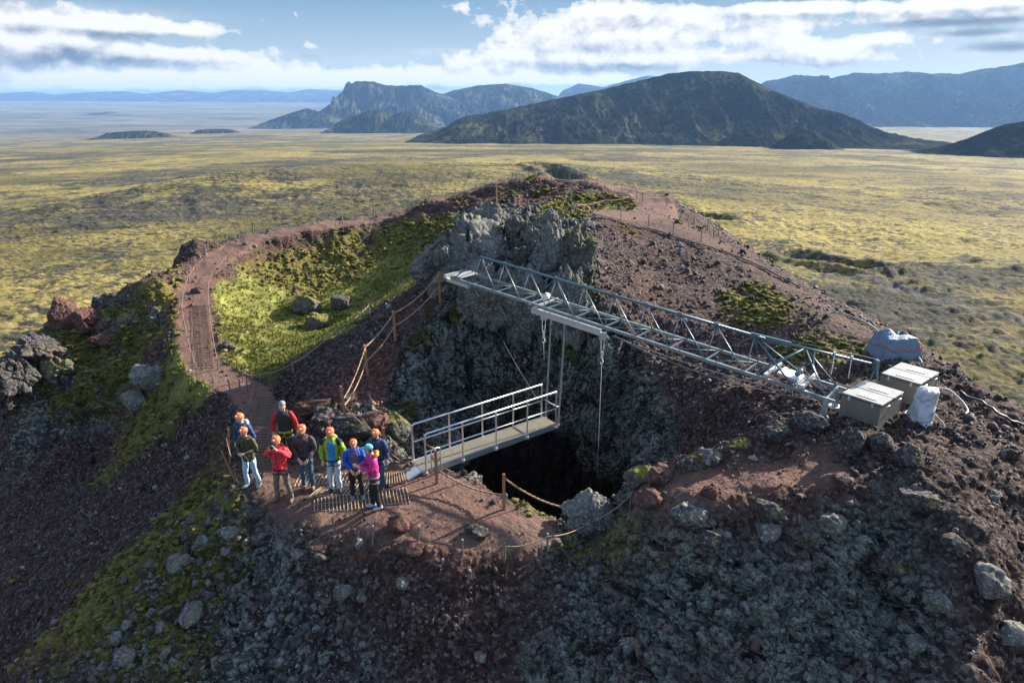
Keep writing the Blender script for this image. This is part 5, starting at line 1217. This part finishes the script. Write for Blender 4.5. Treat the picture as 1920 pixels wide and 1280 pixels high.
    if inner:       # shirt showing in the open front
        mi = MB(); vs_ = []; fs_ = []; rows = [(z0+.03, .165), (.95, .166), (1.05, .156), (1.17, .166), (1.30, .188), (1.39, .192), (1.44, .172)]
        for (z_, r_) in rows:
            for k in range(7):
                a_ = -math.pi/2+(k-3)*.16; wob = 1+.035*math.sin(5*a_+z_*23)+.02*math.sin(9*a_-z_*40); rr_ = r_*q*wob
                vs_.append((rr_*math.cos(a_)*1.035, rr_*.70*math.sin(a_)*1.075+.0-lean*max(0, z_-1.1)*.25, z_))
        for i in range(len(rows)-1):
            for k in range(6): fs_.append((i*7+k, i*7+k+1, (i+1)*7+k+1, (i+1)*7+k))
        mi.add(vs_, fs_); o = cm(mi, 'shirt', inner); md = o.modifiers.new('thick', 'SOLIDIFY'); md.thickness = .012
    if not vest and not inner:
        mz = MB(); zs = [z0+.02, .95, 1.05, 1.17, 1.30, 1.39, 1.44]; rz_ = [.178, .172, .160, .172, .195, .202, .178]
        mz.tube([(0, -.70*r_*q*1.03+.005-lean*max(0, z_-1.1)*.25, z_) for r_, z_ in zip(rz_, zs)], .008, 5); cm(mz, 'zip', M_RUBBER, sub=0)
        mc = MB(); mc.tube([(.07, .05, 1.515), (.085, -.01, 1.505), (.04, -.065, 1.49), (0, -.08, 1.475), (-.04, -.065, 1.49), (-.085, -.01, 1.505), (-.07, .05, 1.515)], [.024]*7, 8); cm(mc, 'collar', jacket)
        for sg in (1, -1):
            mp_ = MB(); mp_.box((sg*.095*q, -.122*q, .98), (.075, .022, .09), Matrix.Rotation(sg*.35, 3, 'Z'), .008); cm(mp_, 'pocket', jacket, sub=0)
    if stripe:
        mt_ = MB(); mt_.lathe([(.204*q, 1.20), (.208*q, 1.22), (.208*q, 1.26), (.205*q, 1.28)], (0, .005, 0), 18, 1, .71); cm(mt_, 'chest_stripe', stripe, sub=0)
    if hood:
        mh = MB(); mh.tube([(-.13, .0, 1.47), (-.12, .09, 1.50), (0, .13, 1.52), (.12, .09, 1.50), (.13, 0, 1.47)], [.036, .048, .055, .048, .036], 10); cm(mh, 'hood', hood)
    # trousers
    mt_ = MB(); mt_.lathe([(.09, .80), (.150, .84), (.158, .92), (.150, 1.0), (.14, 1.03)], (0, .005, 0), 16, 1, .74)
    for sg in (1, -1):
        hip, kn, an, to = legs[sg]
        mt_.tube([(hip[0]*.9, 0, .93), (hip[0]*1.0, 0, .86), lerp(hip, kn, .45), kn, lerp(kn, an, .15), lerp(kn, an, .6), (an[0], an[1]+.005, an[2]-.025)], [.085, .096, .084, .070, .068, .066, .070], 12)
    cm(mt_, 'trousers', trousers)
    for sg in (1, -1):
        hip, kn, an, to = legs[sg]; ms = MB(); o_ = sg*.008
        ms.tube([(an[0], an[1]+.015, .16), (an[0], an[1]+.01, .07)], [.050, .054], 10)
        fwd = Vector((to[0]-an[0], to[1]-an[1], 0)).normalized(); a0 = Vector((an[0], an[1], .050))
        ms.tube([a0-fwd*.075, a0-fwd*.03+Vector((0, 0, .01)), a0+fwd*.05, a0+fwd*.13-Vector((0, 0, .008)), a0+fwd*.19-Vector((0, 0, .012))], [.034, .056, .056, .050, .030], 10)
        sh_o = cm(ms, 'shoe', shoes)
        ml = MB(); ml.box(tuple(a0+fwd*.055+Vector((0, 0, -.036))), (.085, .27, .022), Matrix.Rotation(math.atan2(fwd.y, fwd.x)+math.pi/2, 3, 'Z'), .008); cm(ml, 'sole', M_RUBBER, sh_o, False, 0)
    # face
    fz = hc+Vector((hx*.05, 0, -hy*.02))
    for sg in (1, -1):
        me_ = MB(); me_.lathe([(.002, -.011), (.009, -.006), (.011, 0), (.009, .006), (.002, .011)], tuple(fz+Vector((sg*.030, -.074, .012))), 8); cm(me_, 'eye', M_RUBBER, sub=0)
    mm = MB(); mm.tube([fz+Vector((-.024, -.070, -.062)), fz+Vector((0, -.077, -.065)), fz+Vector((.024, -.070, -.062))], .006, 6); cm(mm, 'mouth', paint('lips', (.36, .13, .10), .5) if 'lips' not in bpy.data.materials else bpy.data.materials['lips'], sub=0)
    if beard:
        mbd = MB(); mbd.tube([fz+Vector((-.068, -.01, -.05)), fz+Vector((-.05, -.055, -.085)), fz+Vector((0, -.075, -.10)), fz+Vector((.05, -.055, -.085)), fz+Vector((.068, -.01, -.05))], [.02, .03, .036, .03, .02], 8); cm(mbd, 'beard', beard)
    if hair:
        mhr = MB(); mhr.lathe([(.072, -.10), (.088, -.05), (.092, .0), (.088, .05), (.05, .09)], tuple(hc+Vector((0, .028, 0))), 14, 1, .9); cm(mhr, 'hair', hair)
    # headgear
    tilt = Matrix.Rotation(-.10-hy*.30, 3, 'X') @ Matrix.Rotation(hx*-.1, 3, 'Y')
    def hg(mb, n, m, par=root, sub=1):
        mb.v = [tuple(hc+tilt @ Vector(v_)) for v_ in mb.v]; return cm(mb, n, m, par, True, sub)
    if helmet:
        mh = MB(); mh.lathe([(.128, -.012), (.132, -.005), (.131, .02), (.124, .055), (.105, .09), (.070, .115), (.03, .127), (.004, .130)], (0, .008, .028), 20, .86, 1.0)
        mh.v = [(a_*.94, b_*.94, c_*.94+.002) for a_, b_, c_ in mh.v]; he = hg(mh, 'helmet', helmet)
        mh = MB(); mh.tube([(-.085, -.105, .025), (-.05, -.132, .022), (0, -.142, .021), (.05, -.132, .022), (.085, -.105, .025)], [.006, .009, .010, .009, .006], 6); hg(mh, 'brim', helmet, he)
        for xx in (-.05, 0, .05):
            mh = MB(); mh.tube([(xx, -.09, .10), (xx, -.01, .150), (xx, .07, .128)], .006, 5); hg(mh, 'vent_ridge', M_HELD, he, 0)
        mh = MB(); mh.box((0, -.132, .062), (.045, .03, .035), bev=.006); hg(mh, 'headlamp', M_WHITE, he, 0)
        mh = MB(); mh.tube([(-.085, -.0, 0), (-.06, -.05, -.09), (0, -.075, -.125), (.06, -.05, -.09), (.085, 0, 0)], .006, 5); hg(mh, 'chin_strap', M_RUBBER, he, 0)
    if cap:
        mh = MB(); mh.lathe([(.098, -.005), (.102, .01), (.099, .04), (.085, .075), (.05, .10), (.004, .108)], (0, .005, .028), 18, .93, 1.05); he = hg(mh, 'cap', cap)
        if cap is not M_BEANIE:
            mh = MB(); mh.add([(-.075, -.07, .028), (.075, -.07, .028), (.06, -.155, .015), (0, -.175, .012), (-.06, -.155, .015), (-.075, -.07, .020), (.075, -.07, .020), (.06, -.155, .007), (0, -.175, .004), (-.06, -.155, .007)],
                   [(0, 1, 2, 3, 4), (9, 8, 7, 6, 5), (0, 4, 9, 5), (4, 3, 8, 9), (3, 2, 7, 8), (2, 1, 6, 7)]); hg(mh, 'peak', cap, he, 0)
    if harness:
        mh = MB(); mh.lathe([(.180*q, .90), (.186*q, .905), (.186*q, .94), (.180*q, .945)], (0, .005, 0), 18, 1, .72)
        for sg in (1, -1):
            hip, kn, an, to = legs[sg]; c_ = lerp(hip, kn, .25); mh.tube([(c_[0]+.102*math.cos(a_), c_[1]+.102*math.sin(a_), c_[2]+.02*math.cos(a_)) for a_ in np.linspace(0, 2*math.pi, 15)], .011, 5)
        mh.tube([(0, -.135, .92), (.0, -.15, .84), (.03, -.14, .78)], .011, 5)
        cm(mh, 'harness', harness, sub=0)
    return root, p
M_HEL = paint('orange_helmet', (.76, .16, .045), .5, 0, .16, 7); M_HELD = paint('dark_orange_ridge', (.50, .09, .025), .4)
M_BEANIE = cloth('grey_cap', (.20, .24, .27)); M_TEAL = cloth('teal_cap', (.12, .42, .42))
J_NAVY = cloth('navy_blue', (.025, .06, .16)); J_OLIVE = cloth('olive', (.075, .070, .035)); J_RED = cloth('coral_red', (.72, .055, .065)); J_DRED = cloth('deep_red', (.42, .025, .03)); J_VEST = cloth('charcoal', (.035, .037, .042))
J_DGREY = cloth('dark_plum_grey', (.055, .048, .055)); J_GREEN = cloth('lime_green', (.25, .36, .035)); J_BLACK = cloth('black_cloth', (.018, .019, .022)); J_BLUE = cloth('royal_blue', (.02, .085, .42)); J_PINK = cloth('magenta', (.58, .035, .22)); J_NAVY2 = cloth('slate_navy', (.035, .06, .13))
T_LJEAN = cloth('light_jeans', (.34, .46, .56)); T_KHAKI = cloth('khaki_grey', (.16, .14, .10)); T_JEAN = cloth('blue_jeans', (.05, .10, .16)); T_BLACK = cloth('black_trousers', (.022, .022, .026)); T_PALE = cloth('pale_jeans', (.42, .52, .60)); T_DK = cloth('dark_grey_trousers', (.035, .038, .048))
S_GREY = cloth('grey_shoes', (.20, .22, .26)); S_BRN = cloth('brown_boots', (.16, .11, .075)); S_DK = cloth('dark_shoes', (.05, .05, .055)); S_LT = cloth('pale_trainers', (.40, .42, .44))
SH_BLUE = cloth('bright_blue_shirt', (.03, .22, .55)); SH_PURP = cloth('mauve_shirt', (.16, .10, .15)); H_BRN = cloth('brown_hair', (.09, .05, .03)); H_RED = cloth('reddish_beard', (.22, .085, .04)); H_DK = cloth('dark_hair', (.03, .022, .018)); HARN = cloth('black_harness', (.03, .03, .033)); HARNY = cloth('yellow_harness', (.36, .33, .04)); M_ORH = cloth('orange_hood', (.62, .25, .03)); GLV = cloth('grey_gloves', (.30, .31, .33)); M_GRYB = cloth('grey_belt', (.25, .25, .27)); J_LIME = cloth('bright_lime_lining', (.36, .55, .06))
DOWN = lambda: (((.255, .03, 1.14), (.265, -.04, .90), (0, -.15, -1)), ((-.255, .03, 1.14), (-.265, -.04, .90), (0, -.15, -1)))
FRONT = lambda z=.93: (((.26, .02, 1.15), (.10, -.20, z), (-.55, -.3, -.7)), ((-.26, .02, 1.15), (-.10, -.20, z), (.55, -.3, -.7)))
person('man in a navy blue jacket and orange helmet standing behind the woman in olive', (468, 890), 1.80, -.35, J_NAVY, T_DK, S_DK, M_HEL, DOWN(), head=(-.3, .9), puff=1.06, hood=T_PALE, harness=HARN)
person('woman in an olive jacket and light jeans looking down at her hands', (474, 912), 1.70, -.25, J_OLIVE, T_LJEAN, S_GREY, M_HEL, (((.27, .0, 1.17), (.08, -.27, 1.13), (-.8, -.4, .1)), ((-.27, .0, 1.17), (-.07, -.27, 1.10), (.8, -.4, .1))), feet=((.17, .06), (-.13, -.05)), hem=.80, head=(-.1, .8), hair=H_BRN)
rt, pp = person('person in a coral red puffer jacket holding a camera to the face', (533, 938), 1.79, -.12, J_RED, T_KHAKI, S_BRN, M_HEL, (((.29, -.04, 1.28), (.075, -.24, 1.545), (-.5, -.3, .8)), ((-.29, -.04, 1.28), (-.075, -.24, 1.54), (.5, -.3, .8))), feet=((.20, .0), (-.17, .0)), puff=1.15, head=(0, .3), hood=J_RED, harness=HARN)
# the camera it holds
cr = empty('camera', pp+np.array([0, 0, 0]), 'black camera with a lens and neck strap held by the person in coral red', 'camera', -.12)
mb = MB(); mb.box((0, -.185, 1.60), (.13, .06, .085), bev=.012); mb.box((0, -.185, 1.65), (.05, .05, .035), bev=.008); mb.build('body', M_RUBBER, cr)
mb = MB(); mb.tube([(0, -.21, 1.595), (0, -.30, 1.585)], [.036, .040], 14); mb.build('lens', M_RUBBER, cr, True)
mb = MB(); mb.tube([(.065, -.19, 1.6), (.13, -.24, 1.38), (.06, -.27, 1.17), (0, -.27, 1.12), (-.06, -.27, 1.17), (-.13, -.24, 1.38), (-.065, -.19, 1.6)], .009, 5); mb.build('strap', M_RUBBER, cr, True)
person('guide in a red jacket and charcoal vest with a grey cap behind the others', (542, 866), 1.84, .12, J_DRED, T_DK, S_DK, None, (((.28, .02, 1.14), (.33, -.06, .92), (.1, -.15, -1)), ((-.28, .02, 1.14), (-.28, -.06, .92), (0, -.15, -1))), cap=M_BEANIE, vest=J_VEST, harness=HARNY, gloves=GLV, head=(.1, .2), hair=H_DK, puff=1.04)
person('bearded man in a dark plum grey jacket and jeans', (579, 916), 1.80, .05, J_DGREY, T_JEAN, S_BRN, M_HEL, FRONT(), feet=((.11, 0), (-.11, .02)), beard=H_RED, harness=HARN, head=(.1, .3), puff=1.02)
person('man in an open lime green jacket over a bright blue shirt', (630, 921), 1.79, .1, J_GREEN, T_PALE, S_DK, M_HEL, (((.27, .03, 1.15), (.24, -.08, .92), (0, -.2, -1)), ((-.27, .03, 1.15), (-.24, -.06, .92), (0, -.2, -1))), inner=SH_BLUE, harness=HARN, shoulder_mat=J_BLACK, hood=J_LIME, head=(0, .2), puff=1.03, hem=.82)
person('person in an open royal blue jacket over a mauve shirt', (671, 934), 1.65, .2, J_BLUE, T_BLACK, S_GREY, M_HEL, FRONT(.96), inner=SH_PURP, harness=HARN, head=(.2, .5), feet=((.13, 0), (-.12, 0)), puff=1.06)
person('man in a slate navy jacket half hidden behind the woman in pink', (713, 914), 1.68, -.2, J_NAVY2, T_JEAN, S_DK, M_HEL, DOWN(), head=(-.2, .8), puff=1.06, beard=H_DK, harness=HARN)
person('woman in a magenta jacket and teal cap gesturing to the others', (706, 953), 1.76, -1.25, J_PINK, T_BLACK, S_LT, None, (((.20, -.10, 1.18), (.12, -.36, 1.28), (-.1, -.8, .5)), ((-.24, -.08, 1.17), (-.12, -.34, 1.18), (.1, -.9, .3))), feet=((.08, .06), (-.08, -.08)), cap=M_TEAL, hood=M_ORH, harness=M_GRYB, hair=H_BRN, head=(.2, .4), lean=.5, puff=1.0, hem=.88)
# ------------------------------------------------------------------ sky, sun, air, camera
w = bpy.data.worlds.new('World'); SC.world = w; w.use_nodes = True; nt = w.node_tree
bg = nt.nodes['Background']; out = nt.nodes['World Output']
sky = nd(nt, 'ShaderNodeTexSky'); sky.sky_type = 'NISHITA'; sky.sun_disc = False; sky.sun_elevation = SUN_EL; sky.sun_rotation = SUN_AZ; sky.air_density = 1.0; sky.dust_density = .6; sky.ozone_density = 2.0
g = nd(nt, 'ShaderNodeTexCoord').outputs['Generated']
sp = nd(nt, 'ShaderNodeSeparateXYZ'); nt.links.new(g, sp.inputs[0])
az = mth(nt, 'MULTIPLY', mth(nt, 'ARCTAN2', sp.outputs[0], sp.outputs[1]), 57.2958)
el = mth(nt, 'MULTIPLY', mth(nt, 'ARCSINE', sp.outputs[2]), 57.2958)
def pxdir(u, v):
    q = P(u, v, 1.0); return math.degrees(math.atan2(q[0], q[1])), math.degrees(math.asin(q[2]/np.linalg.norm(q)))
CUM = [(1040, 75, 120, 60, .95), (1190, 80, 120, 52, 1.0), (1265, 62, 70, 42, .6), (900, 112, 150, 22, .7), (1460, 66, 70, 36, 1.15), (1540, 106, 120, 16, .95), (1640, 72, 60, 11, .8), (850, 15, 50, 24, .6), (1150, 18, 60, 8, .6), (1450, 12, 110, 6, .8), (1760, 8, 230, 11, .9), (1700, 38, 160, 8, .5),
       (125, 72, 38, 9, .9), (60, 32, 160, 16, .75), (240, 48, 150, 12, .7), (350, 58, 100, 8, .5), (40, 105, 200, 26, .95), (330, 100, 110, 10, .6), (560, 90, 60, 8, .5), (200, 148, 260, 16, .9), (450, 118, 130, 14, .6), (560, 148, 180, 13, .8), (760, 140, 180, 14, .8), (1000, 150, 200, 10, .8), (300, 165, 400, 9, .8), (700, 160, 300, 10, .7), (1200, 112, 160, 10, .6), (-250, 60, 240, 60, .8), (2200, 50, 240, 50, .7)]
GRY = [(60, 18, 170, 10, .9), (110, 108, 150, 16, .9), (1800, 42, 110, 6, 1.5), (1825, 62, 60, 6, 1.4), (1895, 88, 60, 8, 1.5), (620, 110, 120, 8, .5), (1210, 48, 40, 8, .6), (1110, 92, 110, 12, .45), (820, 98, 60, 5, .8)]
def blob(az_, el_, u, v, su, sv):
    a0, e0 = pxdir(u, v)
    dx = mth(nt, 'MULTIPLY', mth(nt, 'SUBTRACT', az_, a0), 22.3/su); dy = mth(nt, 'MULTIPLY', mth(nt, 'SUBTRACT', el_, e0), 22.3/sv)
    return mth(nt, 'EXPONENT', mth(nt, 'MULTIPLY', mth(nt, 'MULTIPLY_ADD', dx, dx, mth(nt, 'MULTIPLY', dy, dy)), -1.0))
def sumb(az_, el_, lst):
    s = None
    for (u, v, a_, b_, wgt) in lst:
        q = mth(nt, 'MULTIPLY', blob(az_, el_, u, v, a_, b_), wgt); s = q if s is None else mth(nt, 'ADD', s, q)
    return s
def density(da, de):
    az_ = mth(nt, 'ADD', az, da); el_ = mth(nt, 'ADD', el, de)
    cv = nd(nt, 'ShaderNodeCombineXYZ'); nt.links.new(az_, cv.inputs[0]); nt.links.new(mth(nt, 'MULTIPLY', el_, 1.25), cv.inputs[1]); cv.inputs[2].default_value = 3.1
    wn = nd(nt, 'ShaderNodeTexNoise'); wn.inputs['Scale'].default_value = .35; wn.inputs['Detail'].default_value = 3; nt.links.new(cv.outputs[0], wn.inputs['Vector'])
    wv = nd(nt, 'ShaderNodeVectorMath'); wv.operation = 'MULTIPLY_ADD'; nt.links.new(wn.outputs['Color'], wv.inputs[0]); wv.inputs[1].default_value = (1.3, 1.0, 0); nt.links.new(cv.outputs[0], wv.inputs[2])
    fine = noise(nt, wv.outputs[0], .50, 9, .57)
    st_ = nd(nt, 'ShaderNodeMapping'); nt.links.new(cv.outputs[0], st_.inputs[0]); st_.inputs['Scale'].default_value = (.28, 1.6, 1)
    streak = noise(nt, st_.outputs[0], .55, 6, .6)
    d_ = mth(nt, 'ADD', sumb(az_, el_, CUM), mth(nt, 'MULTIPLY', mth(nt, 'SUBTRACT', fine, .5), 2.3))
    d_ = mth(nt, 'ADD', d_, mth(nt, 'MULTIPLY', mth(nt, 'SUBTRACT', streak, .5), .7)); return d_
dens = density(0, 0); dup = density(.30, .62)
high = ramp(nt, mth(nt, 'DIVIDE', el, 60.0), [(.14, 0.0), (.3, .42)])
dens = mth(nt, 'ADD', dens, high)
cover = ramp(nt, dens, [(.46, 0.0), (.57, .55), (.85, .96)])
greyb = sumb(az, el, GRY)
gf = mth(nt, 'ADD', mth(nt, 'MULTIPLY_ADD', mth(nt, 'SUBTRACT', dup, dens), .85, .12), mth(nt, 'MULTIPLY', greyb, .75), clamp=True)
ccol = ramp(nt, gf, [(0.0, (1.0, .985, .96)), (.32, (.76, .78, .81)), (.7, (.42, .48, .55)), (1, (.19, .26, .35))])
cn = nd(nt, 'ShaderNodeVectorMath'); cn.operation = 'SCALE'; nt.links.new(ccol, cn.inputs[0]); cn.inputs['Scale'].default_value = CLOUD
cover = mth(nt, 'MAXIMUM', cover, mth(nt, 'MULTIPLY', greyb, .6), clamp=True)
low = ramp(nt, mth(nt, 'DIVIDE', el, 10.0), [(0.0, tuple(SKYH)), (.8, tuple(SKYT))])
sky2 = mixc(nt, ramp(nt, mth(nt, 'DIVIDE', el, 40.0), [(.25, .95), (.6, 0.0)]), sky.outputs[0], low)
fin = mixc(nt, cover, sky2, cn.outputs[0])
nt.links.new(fin, bg.inputs['Color']); bg.inputs['Strength'].default_value = .115
sl = bpy.data.lights.new('sun', 'SUN'); sl.energy = SUN_E; sl.angle = R(.53); sl.color = (1, .90, .76)
so = bpy.data.objects.new('sun', sl); C.objects.link(so)
sd_ = Vector((math.sin(SUN_AZ)*math.cos(SUN_EL), math.cos(SUN_AZ)*math.cos(SUN_EL), math.sin(SUN_EL)))
so.rotation_euler = sd_.to_track_quat('Z', 'Y').to_euler(); so.location = (20, 20, 30)
if HAZE > 0:
    hb = MB().box((0, 0, -10), (64000, 64000, 620)); hm = bpy.data.materials.new('air'); hm.use_nodes = True; hn = hm.node_tree; hn.nodes.remove(hn.nodes['Principled BSDF'])
    pv = nd(hn, 'ShaderNodeVolumePrincipled'); pv.inputs['Color'].default_value = (.28, .52, .93, 1); pv.inputs['Density'].default_value = HAZE; pv.inputs['Anisotropy'].default_value = .1
    hn.links.new(pv.outputs[0], hn.nodes['Material Output'].inputs['Volume'])
    ho = hb.build('haze', hm); tag(ho, 'thin blue air haze over the plain', 'haze', kind='stuff')
cam = bpy.data.cameras.new('camera'); co = bpy.data.objects.new('camera', cam); C.objects.link(co)
cam.sensor_width = 36; cam.lens = 24; cam.clip_start = .1; cam.clip_end = 120000
co.location = (0, 0, 0); co.rotation_euler = (R(90-19.7), 0, 0)
SC.camera = co
SC.render.resolution_x = 1024; SC.render.resolution_y = 682
vs = SC.view_settings; vs.view_transform = 'Standard'; vs.look = 'None'; vs.exposure = EXPO; vs.gamma = 1
